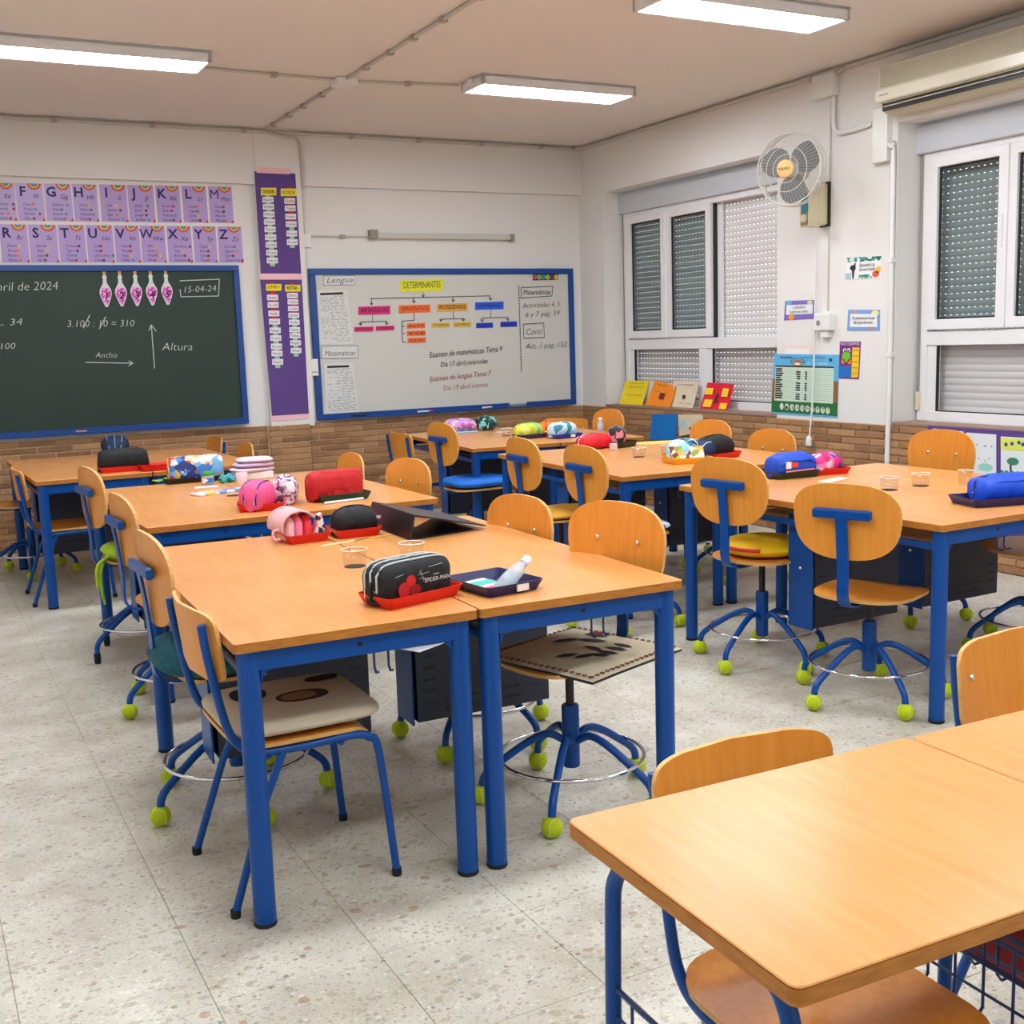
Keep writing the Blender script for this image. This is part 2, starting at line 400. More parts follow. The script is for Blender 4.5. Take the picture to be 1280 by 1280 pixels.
def put_brick(parent, frame, a, b, z, cache, base=0):
    L = round(b-a, 3); out = .010+.004*random.random()
    key = (L, round(out, 3))
    p = frame((a+b)/2, z+BH/2, base)
    ax = 0 if abs(frame(1, 0, 0)[0]-frame(0, 0, 0)[0]) > .5 else 1
    sg = frame(0, 0, 1)[1-ax]-frame(0, 0, 0)[1-ax]
    if key not in cache:
        h = L/2
        m = MB(); (m.bbox(-h, h, min(0, sg*out), max(0, sg*out), -BH/2, BH/2, .003) if ax == 0 else m.bbox(min(0, sg*out), max(0, sg*out), -h, h, -BH/2, BH/2, .003))
        cache[key] = m.mesh('brick', [BRICK])
    return obj('brick', cache[key], None, parent, p)
obj('mortar_bed', MB().box(XL, XR, YB-.004, YB, 0, ZW).box(2.675, 3.0, YB-.055, YB, 0, ZW-.001), MORTAR, wall_back)
fb = lambda u, z, d: (u, YB-.004-d, z)
wainscot(wall_back, fb, XL, XR-.014, lambda u, z: u > .5, (2.66, 3.015))
cache = {}
for c in range(17):
    cuts = [2.662, 2.85, 3.013] if c % 2 else [2.662, 2.76, 3.013]
    for a, b in zip(cuts[:-1], cuts[1:]): put_brick(wall_back, lambda u, z, d: (u, YB-.055-d, z), a, b-.01, c*CH+.006, cache)
obj('mortar_bed', MB().box(XR-.004, XR, YF, YB, 0, ZW), MORTAR, wall_right)
fr = lambda u, z, d: (XR-.004-d, YB-u, z)
wainscot(wall_right, fr, .02, YB-YF, lambda u, z: u < 5.6)
obj('brick_skirt', MB().box(2.68, 3.05, YB-.06, YB, ZW-.02, ZW+.0), WALLM, wall_back)

# ------------------------------------------------------------------ windows
def slat_mesh(L, holes=True):
    m = MB(); prof = [(0, 0), (-.003, .006), (-.0045, .018), (-.003, .033), (0, .0405)]
    n = len(prof); vs = [(x, 0, z) for x, z in prof]+[(x, -L, z) for x, z in prof]
    m.add(vs, [(i, i+1, n+i+1, n+i) for i in range(n-1)], True)
    if holes:
        p = .046; k = int(L/p)
        for i in range(k+1):
            a = -i*p; b = max(a-.031, -L); m.add([(0, a, .0405), (0, b, .0405), (0, b, .045), (0, a, .045)], [(0, 1, 2, 3)])
    else: m.add([(0, 0, .0405), (0, -L, .0405), (0, -L, .045), (0, 0, .045)], [(0, 1, 2, 3)])
    return m.mesh('shutter_slat', [SHUT])
SHB = mat('shutter_box', (196, 200, 206), .45)
def window(n, y0, lower_closed):
    W = struct('window_%d' % n, loc=(XW, y0, ZW)); D = lambda d: y0-d
    def part(name, mb, m, par=None): 
        P = par or W
        L = Vector(W.location)
        mb.v = [(v[0]-L[0], v[1]-L[1], v[2]-L[2]) for v in mb.v]
        return obj(name, mb, m, P)
    def ring(x0, x1, d0, d1, z0, z1, t):
        m = MB()
        m.bbox(x0, x1, D(d0), D(d0+t), z0, z1, .004).bbox(x0, x1, D(d1-t), D(d1), z0, z1, .004)
        m.bbox(x0, x1, D(d0+t), D(d1-t), z0, z0+t, .004).bbox(x0, x1, D(d0+t), D(d1-t), z1-t, z1, .004); return m
    X = XW
    part('window_frame', MB().bbox(X, X+.07, D(.02), D(.09), .862, 2.56).bbox(X, X+.07, D(2.25), D(2.32), .862, 2.56)
         .bbox(X, X+.07, D(.09), D(2.25), .862, .925).bbox(X, X+.07, D(.09), D(2.25), 1.35, 1.44).bbox(X, X+.07, D(.09), D(2.25), 2.51, 2.56)
         .bbox(X, X+.07, D(1.13), D(1.225), .925, 1.35).bbox(X+.055, X+.075, D(1.30), D(1.37), 1.44, 2.51), ALU)
    for d0, d1, nm in ((.10, .69, 'h1'), (.68, 1.30, 'h2')):
        off = 0 if nm == 'h1' else .012
        s = part('sash', ring(X-.02+off, X+.028+off, d0, d1, 1.45, 2.525, .065), ALU)
        part('gasket', ring(X+.0+off, X+.012+off, d0+.062, d1-.062, 1.512, 2.463, .014), GASK, s)
        part('glass_pane', MB().box(X+.01+off, X+.014+off, D(d0+.07), D(d1-.07), 1.52, 2.455), PANE, s)
        if nm == 'h1': part('handle', MB().bbox(X-.03, X-.019, D(d1-.028), D(d1-.042), 1.93, 2.12), ALU, s)
    part('gasket', MB().box(X+.02, X+.05, D(1.302), D(1.318), 1.44, 2.51), GASK)
    for d0, d1 in ((.09, 1.13), (1.225, 2.25)):
        part('inner_frame', MB().bbox(X+.01, X+.05, D(d0), D(d0+.07), .925, 1.35), ALU)
        part('gasket', MB().box(X+.012, X+.03, D(d0+.07), D(d0+.08), .925, 1.35).box(X+.012, X+.03, D(d0+.08), D(d1), .925, .932), GASK)
        part('glass_pane', MB().box(X+.02, X+.024, D(d0+.08), D(d1), .932, 1.35), CLEARG)
    part('shutter_box', MB().bbox(X-.035, X+.12, D(.0), D(2.32), 2.56, 2.728, .006), SHB)
    part('strap_box', MB().bbox(X-.012, X+.01, D(.012), D(.047), .93, 1.05), CREAM)
    part('shutter_strap', MB().box(X-.006, X-.003, D(.025), D(.038), 1.05, 2.56), mat('strap', (150, 146, 138), .8))
    part('sill', MB().bbox(XR-.012, X, D(-.0), D(2.32), ZW, .862, .004), mat('sill_tile', (150, 118, 98), .5))
    mh = slat_mesh(2.28); ml = slat_mesh(2.28, False)
    for k in range(38):
        z = .868+k*.045
        obj('shutter_slat', ml if (lower_closed and k < 11) else mh, None, W, (X+.095-XW, -.02, z-ZW))
    part('shutter_guide', MB().box(X+.08, XO+.02, D(0), D(.03), .862, 2.56).box(X+.08, XO+.02, D(2.29), D(2.32), .862, 2.56), ALU)
    return W
window(1, A0, False); window(2, B0, True)

# ------------------------------------------------------------------ ceiling lights
EM = mat('lamp_diffuser', (255, 255, 255), .5, emit=(238, 246, 255), es=LAMP_STRENGTH)
HOUS = mat('lamp_housing', (228, 230, 232), .4)
def lamp(x, y, label, first=[None]):
    if first[0]:
        return dup(first[0], (x, y, ZC), 0, label)
    t = thing('ceiling_light', label, 'ceiling light', (x, y, ZC)); first[0] = t
    h = MB(); W, D, H = 1.2, .32, .07
    h.bbox(-W/2, W/2, -D/2, -D/2+.02, -H, 0).bbox(-W/2, W/2, D/2-.02, D/2, -H, 0).bbox(-W/2, -W/2+.02, -D/2, D/2, -H, 0).bbox(W/2-.02, W/2, -D/2, D/2, -H, 0).box(-W/2, W/2, -D/2, D/2, -.02, 0)
    obj('housing', h, HOUS, t); obj('diffuser', MB().box(-W/2+.02, W/2-.02, -D/2+.02, D/2-.02, -H+.004, -H+.012), EM, t)
    obj('end_clip', MB().bbox(-W/2-.02, -W/2, -.03, .03, -.05, -.01), WHITE, t)
    return t
lamp(4.15, 7.08, 'white rectangular ceiling light nearest the back right corner')
lamp(1.2, 7.12, 'white ceiling light above the far left tables, cut by the photo edge')
lamp(4.15, 5.03, 'white rectangular ceiling light nearest the wall air conditioner')
for x, y in ((1.2, 5.03), (4.15, 2.95), (1.2, 2.95), (4.15, .9), (1.2, .9), (2.7, -1.2)): 
    lamp(x, y, 'ceiling light out of the photo, %s row, %s' % ({5.03: 'second', 2.95: 'third', .9: 'fourth', -1.2: 'last'}[y], {1.2: 'left side', 4.15: 'right side', 2.7: 'middle of the room'}[x]))

# ------------------------------------------------------------------ conduits
CON = mat('conduit_grey', (196, 190, 182), .5); CLIP = mat('conduit_clip', (170, 160, 150), .5)
def conduit(label, pts, r=.011, clips=(), m=CON, name='conduit', g=None, cl=None):
    base = Vector(pts[0]); t = thing(name, label, 'conduit' if name == 'conduit' else 'cable', base, group=g)
    obj('pipe', MB().tube(pts, r, 8), m, t, wc=True)
    for c in clips: obj('saddle_clip', MB().bbox(c[0]-.02, c[0]+.02, c[1]-.02, c[1]+.02, c[2]-.016, c[2]+.016), cl or CLIP, t, wc=True)
    return t
zc = ZC-.014
conduit('grey conduit along the top of the whiteboard wall', smooth_path([(XL+.05, YB-.07, zc-.012), (2.7, YB-.07, zc-.012), (5.5, YB-.07, zc-.012), (XR-.09, YB-.09, zc-.012), (XR-.02, YB-.3, zc-.012), (XR-.02, 8, zc-.012), (XR-.02, 6.35, zc-.012), (XR-.04, 6.2, zc-.04)], 4), clips=[(x, YB-.07, zc-.012) for x in (.5, 1.2, 1.9, 2.6, 3.5, 4.1, 4.7, 5.3)], r=.014)
conduit('grey conduit running over the ceiling from the pillar past the square junction box', [(2.775, YB-.08, zc), (2.775, 2.6, zc)], clips=[(2.775, y, zc) for y in (9.0, 8.6, 8.25, 7.85, 7.0, 6.6, 6.25, 5.85, 5.4, 5)])
conduit('conduit from the ceiling junction box to the left ceiling light', [(2.72, 7.4, zc), (1.82, 7.36, zc)], clips=[(2.3, 7.38, zc)], r=.009)
conduit('conduit from the ceiling junction box to the back right ceiling light', [(2.83, 7.4, zc), (3.55, 7.27, zc)], clips=[(3.2, 7.335, zc)], r=.009)
jb = thing('junction_box', 'square white junction box on the ceiling where conduits cross', 'junction box', (2.775, 7.4, ZC))
obj('box', MB().bbox(-.07, .07, -.07, .07, -.045, 0, .006), WHITE, jb)
conduit('grey conduit down the right side of the purple pillar', smooth_path([(2.775, YB-.085, zc-.02), (2.95, YB-.085, zc-.05), (3.03, YB-.09, zc-.06), (3.06, YB-.075, zc-.16), (3.062, YB-.07, 2.8), (3.06, YB-.02, 2.72), (3.06, YB-.015, 2.35)], 3), r=.013)
jb = thing('junction_box', 'small white wall box beside the upper purple poster', 'junction box', (3.07, YB, 2.33)); obj('box', MB().bbox(-.03, .05, -.03, 0, -.05, .06), WHITE, jb)
conduit('thin conduit from the wall box to the tube bracket above the whiteboard', [(3.12, YB-.012, 2.372), (3.7, YB-.012, 2.375)], r=.008, clips=[(3.4, YB-.012, 2.374)])
sk = thing('wall_socket', 'white socket box between the lower purple poster and the whiteboard', 'socket', (3.06, YB, 1.30)); obj('box', MB().bbox(-.03, .05, -.05, 0, -.07, .07), WHITE, sk); obj('lid_seam', MB().box(-.031, .051, -.052, -.03, -.04, -.036), GASK, sk)
tf = thing('tube_lamp_holder', 'long slim metal tube holder above the whiteboard', 'lamp holder', (4.33, YB, 2.38))
obj('rail', MB().bbox(-.64, .66, -.05, 0, -.02, .025), mat('holder_grey', (196, 196, 184), .4), tf)
obj('end_socket', MB().bbox(-.70, -.63, -.06, 0, -.025, .05), mat('holder_dark', (140, 138, 118), .5), tf); obj('end_socket', MB().bbox(.64, .68, -.06, 0, -.03, .03), MATS['holder_dark'], tf)
# right wall
jb = thing('junction_box', 'white junction box high on the right wall left of the air conditioner', 'junction box', (XR, 6.06, 3.09)); obj('box', MB().bbox(-.06, 0, -.1, .1, -.075, .08, .006), WHITE, jb)
conduit('conduit bending from the high junction box to the cable trunking', smooth_path([(XR-.02, 5.99, 3.01), (XR-.02, 5.99, 2.85), (XR-.02, 5.96, 2.78), (XR-.02, 5.88, 2.765), (XR-.02, 5.64, 2.775)], 4), r=.016, m=WHITE)
conduit('white conduit from the high junction box along the wall top over the air conditioner', smooth_path([(XR-.03, 5.98, 3.15), (XR-.03, 5.88, 3.17), (XR-.02, 5.7, 3.178), (XR-.02, 3.2, 3.178)], 4), r=.014)
conduit('thin cable down the pillar beside the fan', [(XR-.005, 6.03, 3.0), (XR-.005, 6.045, 1.6)], r=.005, name='cable')
tr = thing('cable_trunking', 'white trunking box under the left end of the air conditioner', 'trunking', (XR, 5.56, 2.66)); obj('cover', MB().bbox(-.05, 0, -.075, .05, -.14, .2, .004), WHITE, tr)
conduit('white pipe down the corner of the pillar to the floor', smooth_path([(XR-.03, 5.5, 2.62), (XR-.03, 5.46, 2.60), (XR-.02, 5.458, 2.5), (XR-.02, 5.458, 1.2), (XR-.03, 5.458, .6), (XR-.03, 5.458, .02)], 3), r=.017, m=WHITE, clips=[(XR-.02, 5.458, 1.9), (XR-.02, 5.458, 1.3)], cl=WHITE)

# ------------------------------------------------------------------ air conditioner
ACB = mat('ac_body', (206, 198, 172), .4); ACG = mat('ac_grille', (176, 172, 160), .55)
ac = thing('air_conditioner', 'cream wall air conditioner above the right hand window', 'air conditioner', (XR, 5.41, 2.93))
L = 1.28
def acprof(pts, y0, y1):
    n = len(pts); return MB().add([(x, y0, z) for x, z in pts]+[(x, y1, z) for x, z in pts], [tuple(range(n)), tuple(range(n, 2*n))[::-1]]+[(i, n+i, n+(i+1) % n, (i+1) % n) for i in range(n)])
obj('body', acprof([(0, -.15), (-.12, -.15), (-.17, -.125), (-.17, -.06), (-.205, -.06), (-.215, -.03), (-.20, .125), (-.185, .135), (0, .14)], 0, -L), ACB, ac)
gr = obj('grille', MB().box(-.212, -.20, -.02, -L+.02, .0, .118), ACG, ac)
for k in range(13): obj('grille_slat', MB().bbox(-.219, -.207, -.02, -L+.02, .002+k*.009, .007+k*.009, .001), ACB, gr)
obj('front_lip', MB().bbox(-.228, -.17, 0, -L, -.085, -.008, .008), mat('ac_lip', (216, 210, 190), .25), ac)
obj('air_outlet', MB().box(-.19, -.171, -.02, -1.12, -.135, -.066), BLACK, ac)
for z in (-.09, -.112): obj('outlet_louver', MB().bbox(-.205, -.175, -.04, -1.1, z-.002, z+.003, .001), ACB, ac)
obj('badge', MB().box(-.2295, -.228, -.03, -.1, -.05, -.042), mat('badge', (150, 146, 130), .4), ac)

# ------------------------------------------------------------------ fan
FC = Vector((5.35, 6.0, 2.526)); ND = Vector((-.93, -.36, -.02)).normalized()
fan = thing('wall_fan', 'round cream wall fan with three grey blades on the pillar', 'fan', (XR, 6.11, 2.32))
FZ = ND; FX = Vector((0, 0, 1)).cross(FZ).normalized(); FY = FZ.cross(FX)
FM = Matrix((FX, FY, FZ)).transposed().to_4x4(); FM.translation = FC
WIRE = mat('fan_wire', (208, 206, 196), .4)
g = MB(); RF = .235
for r, z in ((RF, -.04), (RF, .0), (RF*.97, .045), (RF*.62, .075), (.09, .088)): g.tube([(r*math.cos(a*PI/16), r*math.sin(a*PI/16), z) for a in range(32)], .0028 if r < RF*.9 else .005, 5, True)
for k in range(56):
    a = 2*PI*k/56; c, s_ = math.cos(a), math.sin(a)
    g.tube([(.05*c, .05*s_, .088), (.15*c, .15*s_, .075), (RF*c, RF*s_, .035), (RF*c, RF*s_, -.04), (.14*c, .14*s_, -.08), (.05*c, .05*s_, -.085)], .0011, 3)
gd = obj('guard', g.xf(FM), WIRE, fan, wc=True)
gd['kind'] = 'part' if False else gd.get('kind', 'part'); del gd['kind']
BLD = mat('fan_blade', (112, 116, 116), .4)
for k in range(3):
    m = MB(); out = superell(.095, .094, 2.3, 20, .12)
    m.plate(out, .003, lambda u, v, t: (.125+u, v, t+.012*math.sin(v*14)))
    obj('blade', m.xf(FM @ Matrix.Rotation(math.radians(32+120*k), 4, 'Z')), BLD, fan, wc=True)
cap = obj('hub_cap', MB().lathe([(.058, .085), (.058, .096), (.045, .102), (.001, .103)], n=24).xf(FM), mat('peach', (240, 198, 130), .4), fan, wc=True)
tx = text('lettering', 'TAURO', .026, INK, fan, 0, 0, 0, 'CENTER', bold=.01)
tm = FM @ Matrix.Translation((0, -.009, .1045)); tx.matrix_local = Matrix.Translation(-Vector(fan.location)) @ tm
obj('motor', MB().lathe([(.05, -.16), (.065, -.14), (.065, -.05), (.05, -.03), (.05, .08)], n=20).xf(FM), mat('fan_motor', (204, 200, 184), .5), fan, wc=True)
obj('neck', MB().tube([FC-FZ*.12, Vector((5.52, 6.09, 2.45)), Vector((5.62, 6.11, 2.36))], .022, 8), CREAM, fan, wc=True)
obj('wall_bracket', MB().bbox(XR-.012, XR, 6.03, 6.13, 2.17, 2.47).mi(1).bbox(XR-.08, XR-.012, 6.05, 6.12, 2.18, 2.46, .01), [BLACK, CREAM], fan, wc=True)
cb = obj('control_box', MB().bbox(XR-.17, XR-.06, 6.055, 6.145, 2.17, 2.40, .006).mi(1).box(XR-.171, XR-.17, 6.065, 6.135, 2.26, 2.39).mi(2).box(XR-.171, XR-.17, 6.065, 6.135, 2.18, 2.26), [CREAM, mat('teal_print', (20, 116, 128), .5), mat('olive_print', (132, 126, 70), .5)], fan, wc=True)
obj('speed_dial', MB().lathe([(.028, 0), (.028, .012), (.02, .014), (.001, .014)], n=16, ax='x').xf(Matrix.Translation((XR-.171, 6.10, 2.225)) @ Matrix.Rotation(PI, 4, 'Z')), [CREAM], fan, wc=True)
obj('pull_cord', MB().tube([(XR-.11, 6.10, 2.17), (XR-.06, 6.085, 1.9)], .0025, 5), WHITE, fan, wc=True)
conduit('long white fan cable hanging down the pillar to a loose plug', smooth_path([(XR-.08, 6.07, 2.18), (XR-.03, 6.14, 1.8), (XR-.03, 6.15, 1.3), (XR-.04, 6.155, .95), (XR-.05, 6.17, .72)], 4), r=.006, m=WHITE, name='fan_cable')
pl = thing('plug', 'white plug at the end of the hanging fan cable', 'plug', (XR-.05, 6.175, .68)); obj('plug_body', MB().lathe([(.012, .05), (.022, .03), (.024, -.01), (.02, -.02)], n=12), WHITE, pl); obj('pin', MB().tube([(0, -.01, -.02), (0, -.01, -.04)], .003, 5).tube([(0, .01, -.02), (0, .01, -.04)], .003, 5), CHROME, pl)
sk = thing('wall_socket', 'white surface socket box on the pillar above the calendar', 'socket', (XR, 6.05, 1.52)); obj('box', MB().bbox(-.055, 0, -.075, .075, -.055, .065, .008), WHITE, sk)
obj('outlet', MB().lathe([(.02, -.003), (.02, -.001), (.016, -.0005)], (-.0545, .035, .0), 14, 'x').box(-.0575, -.055, .03, .033, -.008, -.003), mat('outlet_grey', (150, 150, 150), .5), sk)
obj('base_box', MB().bbox(-.04, 0, -.04, .03, -.10, -.056), WHITE, sk)

# ------------------------------------------------------------------ double desks
TH = .76
def table_group(name, x0, y0, rot, W, L, lab, grp, legs=((0, 0), (1, 0), (0, 1), (1, 1))):
    """two desks side by side; local x across, local y away from the camera"""
    out = []
    c, s_ = math.cos(rot), math.sin(rot)
    for k in (0, 1):
        w = W/2-.003; ox = k*W/2+(0 if k == 0 else .003)
        loc = (x0+ox*c, y0+ox*s_, 0)
        if not DESK:
            t = thing('classroom_desk', '', 'desk', loc, rot); DESK.append(t)
            obj('tabletop', MB().prism(rrect(w, L, .012, 3, w/2, L/2), TH-.004, TH, .0015).mi(1).prism(rrect(w, L, .012, 3, w/2, L/2), TH-.026, TH-.004), [TOPW, EDGE], t)
            i = .042
            for lx, ly in ((i, i), (w-i, i), (i, L-i), (w-i, L-i)):
                lg = obj('leg', MB().lathe([(.029, .012), (.029, TH-.026)], (lx, ly, 0), 20), BLUE, t)
                obj('foot_cap', MB().lathe([(.028, 0), (.030, .003), (.030, .012)], (lx, ly, 0), 20), RUBB, lg)
            zt, zb = TH-.026, TH-.082
            for yy in (.02, L-.056):
                a = obj('apron', MB().bbox(i, w-i, yy, yy+.036, zb, zt, .003), BLUE, t)
                for xx, sg in ((i+.028, 1), (w-i-.028, -1)):
                    pr = [(xx, zb+.001), (xx, zb-.035)]+[(xx+sg*(.035-.035*math.cos(PI/2*q/5)), zb-.035+.035*math.sin(PI/2*q/5)) for q in range(1, 6)]
                    n = len(pr); m = MB(); m.add([(px, yy+.008, pz) for px, pz in pr]+[(px, yy+.028, pz) for px, pz in pr], [tuple(range(n)), tuple(range(n, 2*n))[::-1]]+[(q, n+q, n+(q+1) % n, (q+1) % n) for q in range(n)])
                    obj('gusset', m, BLUE, a)
                obj('screw_hole', MB().lathe([(.007, 0), (.007, .002)], (w*.5, yy+.0005 if yy < 1 else yy+.036, zt-.026), 10, 'y'), BLACK, a)
            for xx in (i-.012, w-i-.012):
                obj('side_rail', MB().bbox(xx, xx+.024, i, L-i, .655, .679, .003), BLUE, t)
            sh = MB()
            for q in range(12): sh.tube([(i, .1+q*(L-.2)/11, .668), (w-i, .1+q*(L-.2)/11, .668)], .004, 5)
            sh.tube([(w*.3, .1, .664), (w*.3, L-.1, .664)], .004, 5).tube([(w*.7, .1, .664), (w*.7, L-.1, .664)], .004, 5)
            obj('wire_shelf', sh, BLUED, t)
            # perforated cable box hanging at mid length
            ym = L/2
            cb = obj('cable_box', MB().bbox(.085, w-.075, ym-.05, ym-.044, .215, .665, .002).bbox(.085, w-.075, ym+.068, ym+.074, .215, .665, .002).bbox(.085, w-.075, ym-.05, ym+.074, .21, .217, .002), GREYP, t)
            pf = MB()
            for xx in (.085+.035, .085+.06, w-.075-.06, w-.075-.035):
                for q in range(9): pf.box(xx-.009, xx+.009, ym-.0515, ym-.0495, .27+q*.04, .277+q*.04)
            for zz in (.245, .28):
                for q in range(9): pf.box(.20+q*(w-.40)/8-.011, .20+q*(w-.40)/8+.011, ym-.0515, ym-.0495, zz-.004, zz+.004)
            pfo = obj('perforation', pf, BLACK, cb); pfo['kind'] = 'stuff'
            e = obj('end_plate', MB().bbox(.062, .068, ym-.06, ym+.085, .205, .70, .002), BLUE, t)
            obj('bolt', MB().lathe([(.009, 0), (.009, .006), (.004, .009)], (.062, ym+.01, .47), 10, 'x').xf(Matrix.Translation((0.124, 0, 0)) @ Matrix.Diagonal((-1, 1, 1, 1))), CHROME, e)
            for xx in (w*.5+.05, w*.5+.09): obj('bag_hook', MB().tube([(xx, .062, zb+.01), (xx, .062, zb-.05), (xx, .05, zb-.062), (xx, .03, zb-.055)], .0035, 6), BLUED, t)
            obj('grommet_hole', MB().lathe([(.035, 0), (.035, .0012)], (w-.085, ym, TH), 24), mat('hole_dark', (40, 26, 16), .8), t)
            t['label'] = lab[0]; t['group'] = grp; out.append(t)
        else:
            d_ = dup(DESK[0], loc, rot, lab[k], grp); out.append(d_)
            for ch in d_.children:
                if k == 1 and ch.name.startswith('grommet_hole'): ch.location.x = -(w-.085)+.108
    return out
DESK = []
GW, GL = 1.322, 1.56
GA = table_group('A', .6591, 2.723, -.0331, GW, GL, ('front desk of the middle group, left half, under the black zipped pencil case', 'front desk of the middle group, right half, under the small navy tray'), 'double classroom desks')
GB = table_group('B', .8392, 4.7976, .0075, GW, GL, ('left desk behind the nearest pair, with the comic print case', 'right desk behind the nearest pair, with the big red case'), 'double classroom desks')
GC = table_group('C', .6388, 7.0345, .0177, GW, GL, ('far left desk beside the brick wall under the chalkboard, with a black case', 'desk under the chalkboard beside the pillar, with an empty red tray'), 'double classroom desks')
GD = table_group('D', 3.3577, 6.8968, -.1, GW, GL, ('far desk under the whiteboard with a pink and lilac case', 'far desk by the back corner with a yellow and green case'), 'double classroom desks')
GE = table_group('E', 3.2322, 4.887, -.0561, GW, GL, ('desk in the middle right group nearest the yellow seat cushion', 'desk in the middle right group with the yellow tray of papers'), 'double classroom desks')
GF = table_group('F', 3.2793, 2.8749, .0169, GW, GL, ('left desk of the nearest right group with the blue case in a dark green tray', 'right desk of the nearest right group with a navy tray at the photo edge'), 'double classroom desks')
# group C has blind blue panels below; papers lie on the wire shelves
def shelf_paper(gt, lx, ly, w, l, rz, z, label, m, curl=.0):
    p = gt.matrix_basis if False else Matrix.Translation(gt.location) @ Matrix.Rotation(gt.rotation_euler.z, 4, 'Z')
    q = p @ Vector((lx, ly, z)); mb = MB(); n = 6
    vs = []; fs = []
    for i in range(n+1):
        for j in (0, 1): vs.append((-w/2+w*i/n, -l/2+l*j, .004+curl*(1-abs(2*i/n-1))**2+(.006*math.sin(i*1.3) if j else 0)))
    for i in range(n): fs.append((2*i, 2*i+2, 2*i+3, 2*i+1))
    k = len(vs); vs2 = [(a, b, c-.0035) for a, b, c in vs]
    mb.add(vs+vs2, fs+[tuple(x+k for x in f[::-1]) for f in fs]+[(2*i, 2*i+k, 2*i+2+k, 2*i+2) for i in range(n)]+[(2*i+1, 2*i+3, 2*i+3+k, 2*i+1+k) for i in range(n)]+[(0, 1, 1+k, k), (2*n, 2*n+k, 2*n+1+k, 2*n+1)])
    o = obj('papers', mb, m, None, q, (0, 0, gt.rotation_euler.z+rz)); tag(o, label, 'papers')
PAPER = mat('paper_white', (232, 232, 236), .7, noise=.05, nscale=30)
shelf_paper(GA[0], .50, .16, .21, .29, .5, .672, 'white sheets sticking out under the left front desk of the middle group', PAPER, .0)
shelf_paper(GF[0], .16, .25, .21, .3, .1, .672, 'white papers on the shelf under the nearest corner of the right group', PAPER)
shelf_paper(GF[0], .16, 1.0, .21, .3, -.1, .672, 'papers on the shelf under the right group between its two near chairs', PAPER)
shelf_paper(GE[0], .16, .35, .21, .3, .1, .672, 'white papers on the shelf under the middle right group', PAPER)
shelf_paper(GA[1], .33, .2, .24, .18, .8, .672, 'dark folded paper on the shelf above the embroidered seat cover', mat('paper_dark', (70, 44, 36), .7))

# cups standing in the round holes
def cup(x, y, label, r=.043, h=.055, m=None, z=TH+.0012, g=None):
    o = obj('plastic_cup', MB().lathe([(r*.84, 0), (r, h), (r+.002, h), (r+.002, h-.003), (r-.001, h-.003), (r*.84-.001, .0012)], n=28, cap=False), m or CLEARG, None, (x, y, z)); tag(o, label, 'cup', g)
    obj('rim', MB().tube([(r*math.cos(a*PI/16), r*math.sin(a*PI/16), h) for a in range(32)], .0018, 5, True), mat('cup_rim', (236, 228, 220), .4), o); return o
for P_, nm in ((GA, 'the nearest middle pair'), (GF, 'the nearest right pair'), (GE, 'the middle right pair'), (GD, 'the far pair by the whiteboard')):
    for k, gt in enumerate(P_):
        w = GW/2-.003; M_ = Matrix.Translation(gt.location) @ Matrix.Rotation(gt.rotation_euler.z, 4, 'Z')
        q = M_ @ Vector(((w-.085, .108)[k], GL/2, 0))
        cup(q.x, q.y, 'clear plastic cup over the hole, %s desk of %s' % (('left', 'right')[k], nm))

# ------------------------------------------------------------------ swivel chairs
def swivel(loc, rz, label, ph=0, balls=True, seat=.485, dz=0, first={}):
    grp = 'swivel chairs with tennis ball feet'
    if balls in first:
        c = dup(first[balls], loc, rz, label, grp)
    else:
        c = thing('swivel_chair', label, 'chair', loc, rz, grp); first[balls] = c
        base = obj('base_hub', MB().lathe([(.026, .115), (.028, .12), (.028, .315), (.024, .32)], n=16), BLUE, c)
        obj('gas_piston', MB().lathe([(.014, .32), (.014, .47)], n=12), BLACK, c)
        for k in range(5):
            a = math.radians(72*k); p = lambda r, z: (r*math.cos(a), r*math.sin(a), z)
            lg = obj('leg', MB().tube(smooth_path([p(.02, .20), p(.07, .225), p(.13, .205), p(.20, .16), p(.262, .115), p(.285, .085), p(.29, .045)], 3), .013, 8), BLUE, c)
            if balls:
                b = obj('tennis_ball', MB().lathe([(.033*math.sin(t*PI/10), -.033*math.cos(t*PI/10)) for t in range(11)], p(.292, .034), 16, cap=False), BALL, c)
                sm = []
                for q in range(24):
                    th = 2*PI*q/24; v = Vector((math.cos(th)+.35*math.cos(3*th), math.sin(th)-.35*math.sin(3*th), 1.1*math.sin(2*th))).normalized()*.0333
                    v = Matrix.Rotation(a, 3, 'Z') @ v; sm.append((v.x+.292*math.cos(a), v.y+.292*math.sin(a), v.z+.034))
                obj('ball_seam', MB().tube(sm, .0011, 4, True), BALLS, b)
            else: obj('foot_cap', MB().lathe([(.014, .0), (.016, .01), (.016, .05)], p(.29, 0), 10), RUBB, lg)
        R = .232
        obj('foot_ring', MB().tube([(R*math.cos(2*PI*k/40), R*math.sin(2*PI*k/40), .153) for k in range(40)], .0065, 7, True), CHROME, c)
        upper_parts(c, seat)
    # spin base legs only: legs and ring are symmetric, so rotate feet by ph
    for ch in c.children:
        nm = ch.name.split('.')[0]
        if nm in ('leg', 'tennis_ball'): ch.rotation_euler = (0, 0, math.radians(ph)-rz)
        elif nm in ('seat', 'seat_plate', 'back_bracket', 'backrest', 'gas_piston'): ch.location.z = dz
    return c
